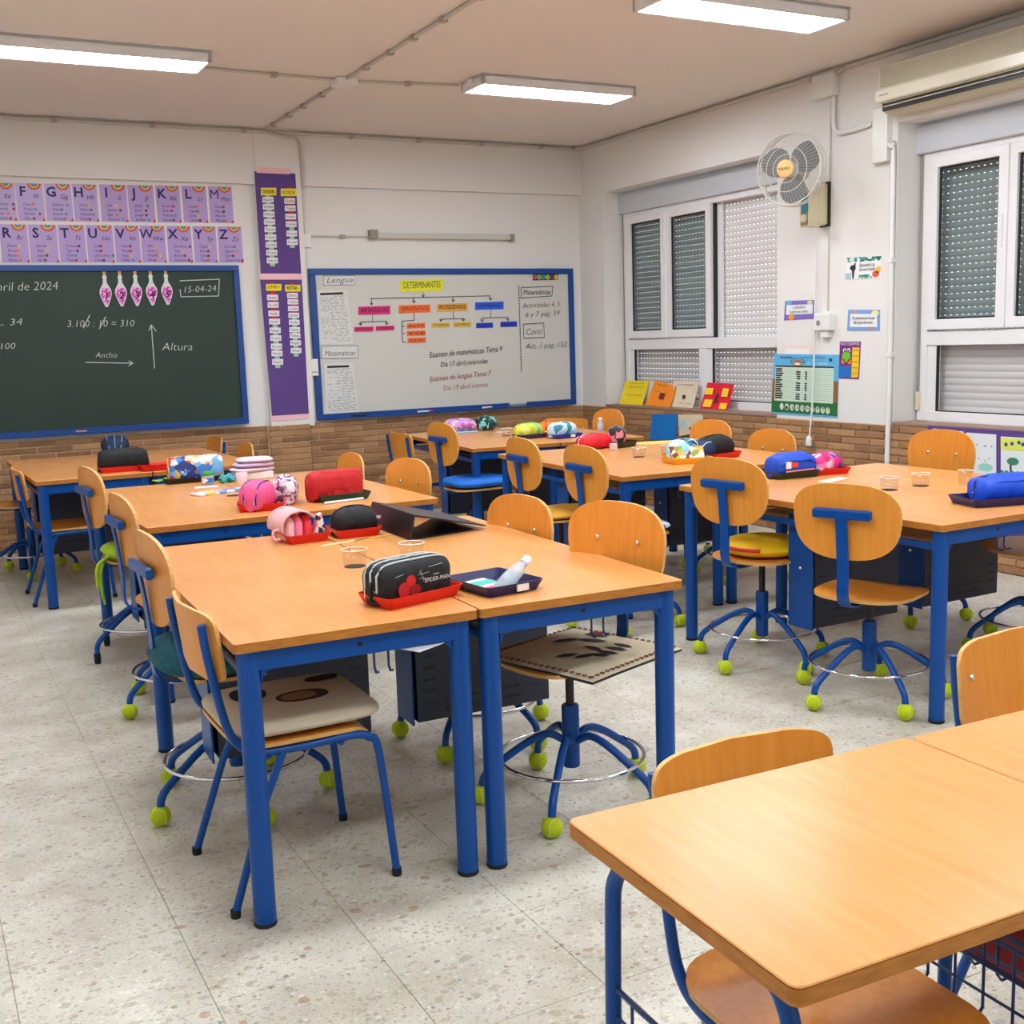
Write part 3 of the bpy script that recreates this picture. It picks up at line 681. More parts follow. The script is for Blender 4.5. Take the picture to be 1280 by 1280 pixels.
def upper_parts(c, seat):
    obj('seat', MB().plate(superell(.195, .20, 3.2, 32), .012, lambda u, v, t: (u+.01, v, seat-.012+t-.10*max(0, u-.10)**1.5*3+.25*v*v*.6), edge_mi=1), [PLY, PLYE], c)
    obj('seat_plate', MB().bbox(-.09, .09, -.07, .07, seat-.032, seat-.013), BLACK, c)
    br = [(-.02, 0, seat-.03), (-.16, 0, seat-.03), (-.225, 0, seat-.012), (-.247, 0, seat+.03), (-.246, 0, seat+.12), (-.257, 0, seat+.25), (-.268, 0, seat+.335)]
    P = smooth_path(br, 3); m = MB(); vs = []; n = len(P)
    for i, p in enumerate(P):
        t_ = (P[min(i+1, n-1)]-P[max(i-1, 0)]).normalized(); nn = Vector((t_.z, 0, -t_.x))*.004
        for sx, sy_ in ((-1, -1), (1, -1), (1, 1), (-1, 1)): q = p+nn*sx; vs.append((q.x, sy_*.023, q.z))
    fs = [(3, 2, 1, 0), tuple(range(4*n-4, 4*n))]
    for i in range(n-1):
        for k in range(4): l = (k+1) % 4; fs.append((4*i+k, 4*i+l, 4*i+4+l, 4*i+4+k))
    m.add(vs, fs); bk = obj('back_bracket', m, BLUE, c)
    obj('cross_bar', MB().bbox(-.0235, .0, -.115, .115, -.019, .019, .006).xf(Matrix.Translation((-.250, 0, seat+.345)) @ Matrix.Rotation(-.06, 4, 'Y')), BLUE, bk)
    back = obj('backrest', MB().plate(superell(.215, .147, 2.7, 36, .07), .011, lambda u, v, t: (-.222-.05*(v-.0)+t*1.0-.5*0+.42*u*u-.022, u, seat+.312+v), edge_mi=1), [PLY, PLYE], c)
    for sy_ in (-.09, .09): obj('screw', MB().lathe([(.008, 0), (.008, .003), (.004, .005)], (-.2325+.42*.0081, sy_, seat+.335), 10, 'x'), CHROME, back)

def frame_chair(loc, rz, label, first=[]):
    grp = 'four legged tube chairs'
    if first: return dup(first[0], loc, rz, label, grp)
    c = thing('frame_chair', label, 'chair', loc, rz, grp); first.append(c)
    for s_ in (-1, 1):
        y = s_*.19
        obj('side_tube', MB().tube(smooth_path([(-.248, y, .785), (-.237, y, .69), (-.205, y, .52), (-.175, y*1.02, .455), (-.12, y*1.04, .425), (.0, y*1.06, .42), (.13, y*1.08, .425), (.18, y*1.09, .41), (.205, y*1.1, .36), (.235, y*1.16, .012)], 4), .0115, 8), BLUE, c)
        lg = obj('leg', MB().tube([(-.06, y*1.05, .418), (-.13, y*1.1, .27), (-.22, y*1.16, .012)], .0115, 8), BLUE, c)
        for x in (.235, -.22): obj('foot_cap', MB().lathe([(.013, 0), (.014, .004), (.014, .022)], (x, y*1.16, 0), 10), RUBB, lg)
    obj('cross_tube', MB().tube([(.10, -.205, .41), (.10, .205, .41)], .009, 8), BLUE, c)
    obj('cross_tube', MB().tube([(-.1, -.20, .41), (-.1, .20, .41)], .009, 8), BLUE, c)
    obj('seat', MB().plate(superell(.20, .212, 5, 32), .011, lambda u, v, t: (u+.005, v, .437+t-(max(0, u-.12)**2)*7+(max(0, -u-.12)**2)*3-.0), edge_mi=1), [PLY, PLYE], c)
    back = obj('backrest', MB().plate(superell(.218, .094, 6.5, 36), .010, lambda u, v, t: (-.228-.22*(v)*.5+t+.004+.9*min(.01, u*u-.036), u, .718+v), edge_mi=1), [PLY, PLYE], c)
    for s_ in (-1, 1): obj('screw', MB().lathe([(.007, 0), (.007, .003), (.004, .005)], (-.222, s_*.17, .74), 10, 'x'), CHROME, back)
    return c
S = swivel
ar1 = S((1.79, 3.03, 0), PI+.22, 'swivel chair with the embroidered seat cover, right of the nearest desks', ph=-133)
ar2 = S((1.80, 3.74, 0), PI+.1, 'swivel chair right of the nearest desks, second from the front', ph=5, dz=-.05)
a2 = S((.87, 3.64, 0), .05, 'swivel chair with the teal fluffy seat cushion, left of the nearest desks', ph=199, dz=-.02)
b1 = S((.975, 4.80, 0), .07, 'swivel chair left of the second desks, the nearer one, under their front corner', ph=200, dz=-.03)
b2 = S((.99, 5.76, 0), .12, 'swivel chair with the lime cushion and ties, without ball feet', ph=200, balls=False)
f1 = S((3.34, 3.93, 0), .17, 'swivel chair with the round yellow cushion at the right group', ph=53)
f2 = S((3.33, 3.27, 0), .36, 'swivel chair with a bare plywood seat nearest the camera at the right group', ph=36, dz=-.045)
fr1 = S((4.50, 4.16, 0), PI, 'swivel chair facing us behind the right group, in front of the drawings', ph=10)
fr2 = S((4.44, 3.36, 0), PI, 'swivel chair at the right photo edge of which only the dark base shows', ph=150)
e1 = S((3.22, 5.50, 0), -.05, 'swivel chair with the mustard cushion at the middle right group', ph=60)
e2 = S((3.22, 4.86, 0), -.03, 'swivel chair with the blue grey cushion at the middle right group', ph=20)
er1 = S((4.46, 6.02, 0), PI, 'swivel chair facing us behind the black case of the middle right group', ph=20, dz=-.03)
er2 = S((4.46, 5.42, 0), PI, 'swivel chair facing us below the calendar on the pillar', ph=70, dz=-.06)
d1 = S((3.42, 7.02, 0), .05, 'swivel chair with the bright blue cushion at the far whiteboard group', ph=20)
dr = S((4.58, 7.44, 0), PI, 'swivel chair facing us in the back right corner under the window', ph=20, dz=-.02)
br1 = S((2.03, 5.34, 0), PI+.15, 'swivel chair facing us right of the second desks, nearer the camera', ph=20, dz=-.05)
br2 = S((2.02, 6.20, 0), PI, 'swivel chair facing us right of the second desks, by the brick wall', ph=50, dz=-.08)
c1 = S((.70, 8.33, 0), 0, 'swivel chair at the far left edge of the photo under the chalkboard', ph=190)
fc = frame_chair
fa = fc((.865, 3.06, 0), 0, 'blue tube chair with the dog print cushion at the nearest desk corner')
fc1 = fc((.81, 7.41, 0), 0, 'blue tube chair left of the far left desk under the chalkboard')
fcd = fc((3.52, 8.0, 0), .0, 'blue tube chair beside the far whiteboard group with two dark blue posts')
fcr = fc((1.88, 8.80, 0), PI, 'blue tube chair at the far end of the chalkboard group, only its back visible')
fcs = S((1.88, 7.95, 0), PI, 'swivel chair facing us beside the pillar at the chalkboard group', ph=30, dz=-.12)
fdd = fc((4.68, 8.1, 0), PI+.5, 'blue tube chair behind the light blue case near the back corner')
fg1 = fc((1.195, 1.24, 0), -PI/2-.03, 'blue tube chair pushed under the nearest small desk')
fg1.scale = (1, .86, .965)
fg2 = fc((2.10, 1.385, 0), -PI/2, 'blue tube chair behind the second small desk at the right photo edge')
# ------------------------------------------------------------------ flat things on the walls
def pm(o):
    m = o.matrix_basis.copy()
    while o.parent: o = o.parent; m = o.matrix_basis @ m
    return m
def wobj(name, mb, mats, parent):
    inv = pm(parent).inverted(); mb.v = [tuple(inv @ Vector(v)) for v in mb.v]; return obj(name, mb, mats, parent)
class Plane:
    def __init__(s, ax, d): s.ax = ax; s.d = d; s.n = Vector((0, -1, 0)) if ax == 'y' else Vector((-1, 0, 0))
    def p(s, px, py, off=0): return (ony(px, py, s.d) if s.ax == 'y' else onx(px, py, s.d))+s.n*off
def quad_mb(c, n, th, mb=None):
    mb = mb or MB(); f = [q+n*th for q in c]; b = list(c)
    return mb.add(b+f, [(4, 5, 6, 7), (3, 2, 1, 0), (0, 1, 5, 4), (1, 2, 6, 5), (2, 3, 7, 6), (3, 0, 4, 7)])
def wcard(name, pl, quad, label, cat, m, group=None, th=.002, off=0):
    """quad: TL TR BR BL in photo pixels, found on the wall plane; ordered to face the room"""
    c = [pl.p(x, y, off) for x, y in (quad[3], quad[2], quad[1], quad[0])]
    o = bpy.data.objects.new(name, None); ctr = sum(c, Vector())/4
    mb = quad_mb([q-ctr for q in c], pl.n, th); o = obj(name, mb, m, None, ctr); tag(o, label, cat, group); return o
def wpart(name, pl, parent, quad, m, off=.003, th=.001):
    c = [pl.p(x, y, off) for x, y in (quad[3], quad[2], quad[1], quad[0])]; return wobj(name, quad_mb(c, pl.n, th), m, parent)
def q4(x0, y0, x1, y1, sk=0): return ((x0, y0), (x1, y0+sk), (x1, y1+sk), (x0, y1))
def wtext(name, pl, parent, s, p0, p1, h, m, off=.004, shear=0, bold=0):
    me = textmesh(s, 1.0, m, 'LEFT', shear, bold)
    w0 = max(v.co.x for v in me.vertices)-min(v.co.x for v in me.vertices) if me.vertices else 1
    a, b = pl.p(*p0, off), pl.p(*p1, off); d = b-a; L = d.length; d.normalize(); up = pl.n.cross(d); sy_ = h/.7; sx = L/w0
    M = Matrix((d*sx, up*sy_, pl.n*.001)).transposed().to_4x4(); M.translation = a
    o = bpy.data.objects.new(name, me); COL.objects.link(o); o.parent = parent; o.matrix_local = pm(parent).inverted() @ M; return o
def wline(name, pl, parent, lines, w, m, off=.004):
    mb = MB()
    for pts in lines:
        P = [pl.p(x, y, off) for x, y in pts]
        for a, b in zip(P[:-1], P[1:]):
            d = (b-a); L = d.length
            if L < 1e-6: continue
            d.normalize(); u = pl.n.cross(d)*w/2; e = d*w*.3
            quad_mb([a-u-e, b-u+e, b+u+e, a+u-e], pl.n, .0006, mb)
    return wobj(name, mb, m, parent)
def stuff(o): o['kind'] = 'stuff'; return o

# chalkboard
CB = Plane('y', YB-.03); GREEN = mat('chalk_green', (26, 52, 40), .55, noise=.25, nscale=2.5); FRB = mat('board_frame_blue', (4, 66, 140), .35)
cbx0, cbx1, cbz0, cbz1 = -.45, 2.50, .868, 2.135
ch = thing('chalkboard', 'green chalkboard with a blue frame on the back wall', 'chalkboard', ((cbx0+cbx1)/2, YB, (cbz0+cbz1)/2))
def frame4(x0, x1, z0, z1, t, y0, y1): return [MB().bbox(x0, x1, y0, y1, z0, z0+t), MB().bbox(x0, x1, y0, y1, z1-t, z1), MB().bbox(x0, x0+t, y0, y1, z0+t, z1-t), MB().bbox(x1-t, x1, y0, y1, z0+t, z1-t)]
obj('writing_surface', MB().box(cbx0+.03, cbx1-.03, YB-.022, YB, cbz0+.03, cbz1-.03), GREEN, ch, wc=True)
for m_ in frame4(cbx0, cbx1, cbz0, cbz1, .045, YB-.04, YB): obj('frame_rail', m_, FRB, ch, wc=True)
obj('chalk_ledge', MB().bbox(cbx0+.2, cbx1-.05, YB-.085, YB-.04, cbz0+.002, cbz0+.014), FRB, ch, wc=True)
CS = Plane('y', YB-.024)
W = lambda s_, a, b, h, **k: wtext('handwriting', CS, ch, s_, a, b, h, CHALK, shear=.2, bold=-.014, **k)
W('abril de 2024', (-12, 364), (72, 362), .062); W('=', (-1, 408), (4, 408), .02); W('34', (11, 407), (27, 406), .05); W('x100', (-9, 437), (19, 436), .045)
W('3.100 : 10 = 310', (83, 409), (167, 408), .052); W('Ancho', (119, 447), (146, 447), .042); W('Altura', (202, 438), (240, 438), .06); W('15-04-24', (228, 366), (268, 364), .048)
wline('drawn_arrow', CS, ch, [[(107, 453), (166, 454)], [(161, 451), (166, 454), (161, 457)]], .006, CHALK); wline('drawn_arrow', CS, ch, [[(193, 460), (189, 406)], [(186, 413), (189, 406), (195, 414)]], .006, CHALK)
wline('drawn_frame', CS, ch, [[(225, 351), (274, 349)], [(274, 349), (273, 370)], [(273, 370), (226, 371)], [(226, 371), (225, 362)]], .006, CHALK)
for l_ in ([(104, 410), (112, 394)], [(124, 411), (132, 396)]): wline('crossing_stroke', CS, ch, [l_], .006, CHALK)
er = obj('chalk_stick', MB().tube([(-.04, 0, 0), (.04, 0, 0)], .008, 8), mat('chalk_pink', (200, 150, 140), .8), None, (1.20, YB-.06, cbz0+.023)); tag(er, 'short chalk piece on the chalkboard ledge', 'chalk')
# bottle cut-outs
PINKB = patches('potion_pink', [(214, 70, 190), (235, 150, 215), (190, 60, 170), (242, 190, 230)], 60)
BW = mat('bottle_white', (214, 220, 220), .5)
for i in range(5):
    cx, top, bot = 134.2+i*19.1, 339.5-i*.35, 384-i*.7
    P0 = CS.p(cx-(.8), bot, .004); Pt = CS.p(cx-1.5, top, .004); H_ = (Pt-P0).z
    t = thing('bottle_cutout', 'pink paper potion bottle with the numeral %s on the chalkboard' % ('one', 'two', 'three', 'four', 'five')[i], 'bottle', (P0.x, YB-.03, P0.z), rot=RB, group='numbered paper potion bottles')
    prof = [(0, 0), (.012, .01), (.042, .16), (.052, .24), (.047, .31), (.03, .37), (.017, .42), (.014, .50), (.02, .51), (.02, .53), (.013, .535), (.012, .57), (-.012, .57)]
    sc = H_/.62
    R_ = [(x*2.0*sc, y*sc) for x, y in prof[:-1]]; full = R_[1:]+[(-x, y) for x, y in R_[1:][::-1]]; full = [(0, 0)]+full
    obj('cutout', MB().prism(full, 0, .002), BW, t)
    body = [(0, .02*sc), (.068*sc, .14*sc), (.088*sc, .24*sc), (.074*sc, .33*sc), (-.074*sc, .33*sc), (-.088*sc, .24*sc), (-.068*sc, .14*sc)]
    obj('potion', MB().prism(body, .002, .003), PINKB, t)
    obj('cork', MB().prism([(-.024*sc, .56*sc), (.024*sc, .56*sc), (.028*sc, .62*sc), (-.028*sc, .62*sc)], 0, .004), mat('cork', (206, 150, 70), .8), t)
    text('numeral', str(i+1), .16*sc, INK, t, 0, .14*sc, .0045, 'CENTER', bold=.04, shear=.2)

# alphabet cards
LIL = mat('card_lilac', (176, 150, 208), .3, noise=.05, nscale=10); RBW = [mat('rb_%d' % i, c, .5) for i, c in enumerate([(196, 60, 50), (226, 140, 50), (226, 190, 80), (40, 120, 160), (90, 170, 210)])]
WORDS = {'E': 'Elefante Estrella Erizo Escoba', 'F': 'Foca Fuego Familia Flor', 'G': 'Galleta Gato Gorila Gnomo', 'H': 'Hada Hielo Helado Hoja', 'I': 'Isla Iguana Iglu Insecto', 'J': 'Jirafa Jaula Juego Jarabe', 'K': 'Koala Kiwi Karate Kayak', 'L': 'Luna Lupa Lobo Limon', 'M': 'Mano Mono Miel Mango', 'R': 'Raton Rosa Rana Reloj', 'S': 'Sandia Seta Sapo Sal', 'T': 'Tomate Tigre Tren Taza', 'U': 'Uva Una Unicornio Urna', 'V': 'Vela Vaca Vaso Valla', 'W': 'Web Kiwi Waffle Wok', 'X': 'Xilofono Taxi Boxeo Saxofon', 'Y': 'Yogur Yate Yema Yoyo', 'Z': 'Zorro Zapato Zumo Zanahoria'}
PC = [mat('pic_%d' % i, c, .6) for i, c in enumerate([(120, 60, 40), (226, 120, 50), (60, 150, 200), (60, 140, 80), (190, 40, 60), (220, 190, 60)])]
def lcard(L, x0, x1, yt, yb, row):
    a, b = CS.p((x0+x0)/2, (yt+yb)/2), CS.p(x1, (yt+yb)/2); za, zb = CS.p((x0+x1)/2, yb).z, CS.p((x0+x1)/2, yt).z; w_, h_ = b.x-a.x-.004, zb-za
    t = thing('alphabet_card', 'lilac alphabet card with a rainbow and the letter %s' % L, 'card', ((a.x+b.x)/2, YB, (za+zb)/2), rot=RB, group='lilac alphabet cards above the chalkboard')
    obj('card', MB().prism([(-w_/2, -h_/2), (w_/2, -h_/2), (w_/2, h_/2), (-w_/2, h_/2)], 0, .002), LIL, t)
    rb = MB()
    for k in range(5):
        r1, r0 = w_*(.25-.045*k), w_*(.25-.045*(k+1)) if k < 4 else 0; rb.mi(k); cx, cy_ = w_*.19, h_/2
        for q in range(10):
            t0, t1 = PI+PI*q/10, PI+PI*(q+1)/10
            rb.add([(cx+r0*math.cos(t0), cy_+r0*math.sin(t0), .0026), (cx+r1*math.cos(t0), cy_+r1*math.sin(t0), .0026), (cx+r1*math.cos(t1), cy_+r1*math.sin(t1), .0026), (cx+r0*math.cos(t1), cy_+r0*math.sin(t1), .0026)], [(0, 1, 2, 3)])
    obj('rainbow', rb, RBW, t)
    text('capital_letter', L, h_*.36, NAVYI, t, -w_*.26, h_*.16, .003, 'CENTER', bold=.010 if L in 'MW' else .026); text('capital_letter', L, h_*.36, NAVYI, t, -w_*.235, h_*.165, .0034, 'CENTER', bold=.012) if 0 else None
    text('script_letters', L+L.lower(), h_*.17, INK, t, w_*.2, h_*.10, .003, 'CENTER', shear=.3)
    for k, wd in enumerate(WORDS[L].split()):
        text('word', wd, h_*.105, NAVYI, t, -w_*.28, h_*(-.03-.125*k)-h_*.06, .003, shear=.25)
        xx = -w_*.28+len(wd)*h_*.052+.012; yy = h_*(-.03-.125*k)-h_*.03; r = h_*.04
        obj('picture', MB().prism([(xx+r*math.cos(q*PI/4), yy+r*math.sin(q*PI/4)) for q in range(8)], .002, .003), random.choice(PC), t)
    obj('corner_fan', MB().prism([(w_/2, -h_/2), (w_/2, -h_/2+h_*.09), (w_/2-w_*.08, -h_/2+h_*.05), (w_/2-w_*.12, -h_/2)], .002, .003), RBW[0], t)
for L, x0, x1 in (('E', -14, 20), ('F', 21, 55.5), ('G', 57, 91), ('H', 92, 123), ('I', 126, 160), ('J', 161, 194), ('K', 196, 226.5), ('L', 229, 260), ('M', 262, 292)): lcard(L, x0, x1, 228.3+x0/292*5, 275.5+x0/292*3.2, 0)
for L, x0, x1 in (('R', .5, 36), ('S', 37, 73), ('T', 74, 108), ('U', 109, 143), ('V', 144, 176), ('W', 177, 208), ('X', 210, 241), ('Y', 242.5, 272), ('Z', 273.5, 304)): lcard(L, x0, x1, 280+x0/304*3.2, 328, 1)

# purple posters on the pillar
PP = Plane('y', YB-.061); PURP = mat('purple_card', (90, 62, 132), .75, noise=.08, nscale=4); PKS = mat('pink_paper', (240, 190, 196), .8)
TAGW = mat('tag_white', (232, 228, 234), .7); YEL = mat('tag_yellow', (238, 222, 30), .6); GRS = mat('strip_green', (150, 205, 160), .7); REDS = mat('strip_red', (200, 30, 36), .7)
pa = wcard('vocabulary_poster', PP, ((318, 214), (369, 217), (376.5, 342), (326, 342)), 'upper purple poster with columns of word tags on the pillar', 'poster', PURP)
wpart('paper_strip', PP, pa, ((320.5, 208.5), (362, 211), (362, 218), (320.5, 216)), PKS)['label'] = 'pink paper strip along the top'
pb = wcard('vocabulary_poster', PP, ((325, 349), (377, 349), (386, 518), (340, 521)), 'lower purple poster with red and green word columns on the pillar', 'poster', PURP)
wpart('paper_strip', PP, pb, ((324, 342), (377, 342), (378, 349.5), (325, 349.5)), PKS)['label'] = 'pink paper strip along the top'
wpart('paper_strip', PP, pb, ((338, 520), (386, 517), (386, 523), (339, 527)), PKS)['label'] = 'pink paper strip along the bottom'
def tagcol(par, sc, ox, oy, head, hx, hy, words, ys, xs, wd, hh, reds):
    F = lambda x, y: (ox+x/sc, oy+y/sc)
    y_prev = hy[1]
    def tq(x0, y0, x1, y1, dx=0): return (F(x0, y0), F(x1, y0), F(x1+dx, y1), F(x0+dx, y1))
    xm = lambda y: xs[0]+(xs[1]-xs[0])*(y-ys[0])/(ys[-1]-ys[0])
    n = reds
    if n: wpart('strip', PP, par, tq(xm(hy[0])+wd*.3, hy[0]-20, xm(hy[0])+wd*.75, ys[n]-4, xm(ys[n])-xm(hy[0])), REDS, .0025, .0006)
    y0 = ys[n] if n else hy[1]
    wpart('strip', PP, par, tq(xm(y0)+wd*.3, y0, xm(y0)+wd*.75, ys[-1]+hh+40, xm(ys[-1])-xm(y0)), GRS, .0025, .0006)
    h_ = wpart('heading_tag', PP, par, tq(hx[0], hy[0], hx[1], hy[1]), YEL, .0035)
    wtext('lettering', PP, h_, head, F(hx[0]+18, hy[1]-25), F(hx[1]-20, hy[1]-25), .028, INK, .0056, bold=.02)
    for w_, y in zip(words, ys):
        x = xm(y); t = wpart('word_tag', PP, par, tq(x, y, x+wd, y+hh), TAGW, .0035)
        wtext('lettering', PP, t, w_, F(x+14, y+hh*.72), F(x+wd-14, y+hh*.72), .02, INK, .0056)
tagcol(pa, 10.66, 310, 225, 'DIVIDIR:', (170, 375), (105, 205), 'Repartir,Dividir,Mitad,Cada uno,Tercio,Cociente,La mitad,A cada,Cada cual'.split(','), [225, 320, 420, 520, 620, 725, 825, 930, 1035], (190, 248), 148, 76, 0)
tagcol(pa, 10.66, 310, 225, 'MULTIPLICAR:', (435, 645), (115, 215), 'Doble,Triple,Producto,Cuantos,En total,Por cada'.split(','), [242, 340, 450, 550, 675, 790], (482, 517), 143, 76, 3)
tagcol(pb, 9.48, 320, 345, 'SUMAR +', (118, 300), (95, 175), 'Agrupar,En total,Anadir,Juntar,Agregar,Se suma,En total,Mas que,Reunir'.split(','), [220, 308, 410, 505, 610, 702, 800, 882, 983], (130, 190), 130, 68, 3)
tagcol(pb, 9.48, 320, 345, 'RESTAR -', (342, 525), (105, 185), 'Diferencia,Comparar,Le faltan,Quitar,Perder,Gastar,Faltan,Regalar,Dar'.split(','), [200, 275, 355, 435, 517, 605, 677, 762, 852], (368, 410), 126, 62, 3)

# whiteboard
WS = Plane('y', YB-.024); WBS = mat('whiteboard_surface', (206, 206, 198), .28, noise=.015, nscale=2)
wx0, wx1, wz0, wz1 = 3.085, 5.625, .855, 2.11
wb = thing('whiteboard', 'large whiteboard with a blue frame and a grammar diagram', 'whiteboard', ((wx0+wx1)/2, YB, (wz0+wz1)/2))
obj('writing_surface', MB().box(wx0+.03, wx1-.03, YB-.022, YB, wz0+.03, wz1-.03), WBS, wb, wc=True)
for m_ in frame4(wx0, wx1, wz0, wz1, .05, YB-.04, YB): obj('frame_rail', m_, FRB, wb, wc=True)
obj('pen_ledge', MB().bbox(wx0+.1, wx1-.1, YB-.085, YB-.04, wz0+.004, wz0+.016), FRB, wb, wc=True)
def wp(x, y): return (380+x/3.657, 320+y/3.659)
def wtx(s_, x0, y0, x1, y1, h, m=INK, **k): return wtext('handwriting', WS, wb, s_, wp(x0, y0), wp(x1, y1), h, m, shear=.25, bold=-.012, **k)
wtx('Matemáticas', 1000, 178, 1125, 174, .045); wtx('Actividades 4, 5,', 998, 238, 1172, 230, .045); wtx('6 y 7 pág. 59', 1010, 280, 1165, 270, .045); wtx('Cono', 1012, 362, 1082, 358, .06); wtx('Act. 1 pág. 152', 1010, 425, 1200, 415, .05)
wtx('Examen de matemáticas Tema 9', 572, 465, 905, 436, .05); wtx('Día 17 abril miércoles', 622, 508, 838, 490, .045); wtx('Examen de lengua Tema 7', 572, 575, 855, 545, .045, REDINK); wtx('Día 19 abril viernes', 635, 615, 838, 598, .045, REDINK)
ar = lambda x, y: [[wp(x-7, y-10), wp(x, y), wp(x+7, y-10)], [wp(x, y), wp(x, y-12)]]
L_ = [[wp(544, 165), wp(544, 185)], [wp(305, 195), wp(850, 182)], [wp(307, 194), wp(308, 222)], [wp(500, 190), wp(502, 212)], [wp(679, 186), wp(681, 207)], [wp(850, 182), wp(851, 200)],
      [wp(312, 270), wp(313, 298)], [wp(258, 302), wp(377, 298)], [wp(258, 302), wp(258, 315)], [wp(377, 298), wp(378, 312)], [wp(503, 262), wp(503, 294)], [wp(503, 294), wp(447, 298)], [wp(447, 298), wp(449, 392)], [wp(448, 322), wp(462, 322)], [wp(448, 354), wp(462, 354)], [wp(449, 392), wp(464, 393)],
      [wp(682, 255), wp(683, 287)], [wp(624, 289), wp(727, 286)], [wp(624, 289), wp(625, 298)], [wp(727, 286), wp(728, 295)], [wp(853, 248), wp(853, 281)], [wp(813, 284), wp(931, 279)], [wp(813, 284), wp(814, 300)], [wp(931, 279), wp(931, 294)],
      [wp(993, 145), wp(1137, 138)], [wp(1137, 138), wp(1132, 183)], [wp(1132, 183), wp(991, 192)], [wp(991, 192), wp(993, 145)], [wp(1002, 312), wp(1095, 306)], [wp(1095, 306), wp(1098, 372)], [wp(1098, 372), wp(1004, 377)], [wp(1004, 377), wp(1002, 312)]]
for x, y in ((544, 187), (308, 224), (502, 214), (681, 209), (851, 202), (258, 317), (378, 314), (625, 300), (728, 297), (814, 301), (931, 296)): L_ += ar(x, y)
wline('drawn_lines', WS, wb, L_, .005, INK)
wline('dotted_line', WS, wb, [[wp(980+13*k/30, 138+k*12.8), wp(980+13*k/30+.5, 138+k*12.8+6)] for k in range(31)], .008, INK)
MAG = col(212, 16, 112); ORG = col(240, 104, 24); AMB = col(222, 158, 36); BLU = col(24, 92, 226); BLU2 = col(14, 50, 196); YDET = col(226, 226, 30); YSM = col(222, 186, 50)
for nm, q, m, s_, lb in ((0, (440, 112, 636, 165), YDET, 'DETERMINANTES', 'yellow title card DETERMINANTES'), (1, (248, 232, 394, 270), MAG, 'ARTICULOS', 'magenta card heading the first branch'), (2, (433, 226, 577, 262), ORG, 'DEMOSTRATIVOS', 'orange card DEMOSTRATIVOS'), (3, (608, 220, 747, 254), AMB, 'POSESIVOS', 'amber card POSESIVOS'), (4, (782, 212, 912, 247), BLU, 'NUMERALES', 'bright blue card heading the last branch'),
    (5, (230, 325, 317, 347), MAG, 'DETERMINADO', 'small magenta card, left of its pair'), (6, (329, 321, 412, 342), MAG, 'INDETERMINADO', 'small magenta card, right of its pair'), (7, (471, 309, 553, 332), ORG, 'ESTE', 'small orange card, topmost of the three'), (8, (471, 343, 555, 366), ORG, 'ESE', 'small orange card, middle of the three'), (9, (474, 375, 557, 398), ORG, 'AQUEL', 'small orange card, lowest of the three'),
    (10, (583, 307, 665, 328), YSM, 'UN POSEEDOR', 'small amber card, left of its pair'), (11, (683, 304, 763, 325), YSM, 'VARIOS POSEEDORES', 'small amber card, right of its pair'), (12, (787, 307, 863, 330), BLU2, 'CARDINALES', 'small deep blue card, left of its pair'), (13, (898, 301, 973, 325), BLU2, 'ORDINALES', 'small deep blue card, right of its pair')):
    x0, y0, x1, y1 = q; sk = -(x1-x0)*.03
    c = wcard('magnet_card', WS, (wp(x0, y0+sk*0), wp(x1, y0+sk), wp(x1, y1+sk), wp(x0, y1)), lb+', on the whiteboard', 'card', m, 'grammar cards on the whiteboard', .003)
    wtext('lettering', WS, c, s_, wp(x0+(x1-x0)*.07, y1-(y1-y0)*.3), wp(x1-(x1-x0)*.07, y1-(y1-y0)*.3+sk), .055 if nm == 0 else (.034 if nm < 5 else .018), INK, .0045, bold=.015 if nm < 5 else 0)
SHT = mat('sheet_white', (216, 218, 214), .6)
def worksheet(q, label):
    c = wcard('worksheet', WS, tuple(wp(*p) for p in q), label, 'worksheet', SHT)
    (ax, ay), (bx, by), (cx, cy_), (dx, dy) = q
    f = lambda u, v: wp((ax+(bx-ax)*u)*(1-v)+(dx+(cx-dx)*u)*v, (ay+(by-ay)*u)*(1-v)+(dy+(cy_-dy)*u)*v)
    wline('header_bar', WS, c, [[f(.12, .07), f(.84, .07)]], .018, INK, .003)
    ls = []; random.seed(int(ax))
    for k in range(26):
        v = .12+k*.033; u = random.choice([.08, .1, .15, .4, .55]); 
        while u < .9:
            e = u+random.uniform(.04, .18); ls.append([f(u, v), f(min(e, .93), v)]); u = e+random.uniform(.02, .12)
    stuff(wline('printed_lines', WS, c, ls, .0035, mat('print_grey', (120, 122, 126), .7), .003)); return c
worksheet(((58, 158), (196, 152), (224, 402), (72, 404)), 'upper printed worksheet at the left side of the whiteboard')
worksheet(((92, 492), (222, 488), (252, 712), (98, 722)), 'lower printed worksheet at the left side of the whiteboard')
for q, s_, lb in (((88, 92, 232, 134), 'Lengua', 'outlined strip with the handwritten word Lengua on the whiteboard'), ((80, 412, 246, 468), 'Matemáticas', 'outlined strip with the handwritten word Matemáticas on the whiteboard')):
    x0, y0, x1, y1 = q; c = wcard('title_strip', WS, (wp(x0, y0), wp(x1, y0-2), wp(x1, y1-2), wp(x0, y1)), lb, 'paper', SHT, th=.0015)
    wtext('handwriting', WS, c, s_, wp(x0+12, y1-10), wp(x1-12, y1-14), .045, mat('pencil', (110, 110, 116), .7), .003, shear=.3)
    wline('outline', WS, c, [[wp(x0, y0), wp(x0, y1)], [wp(x0, y0), wp(x1, y0-2)], [wp(x1, y0-2), wp(x1, y1-2)], [wp(x0, y1), wp(x1, y1-2)]], .0035, mat('pencil', 0), .003)
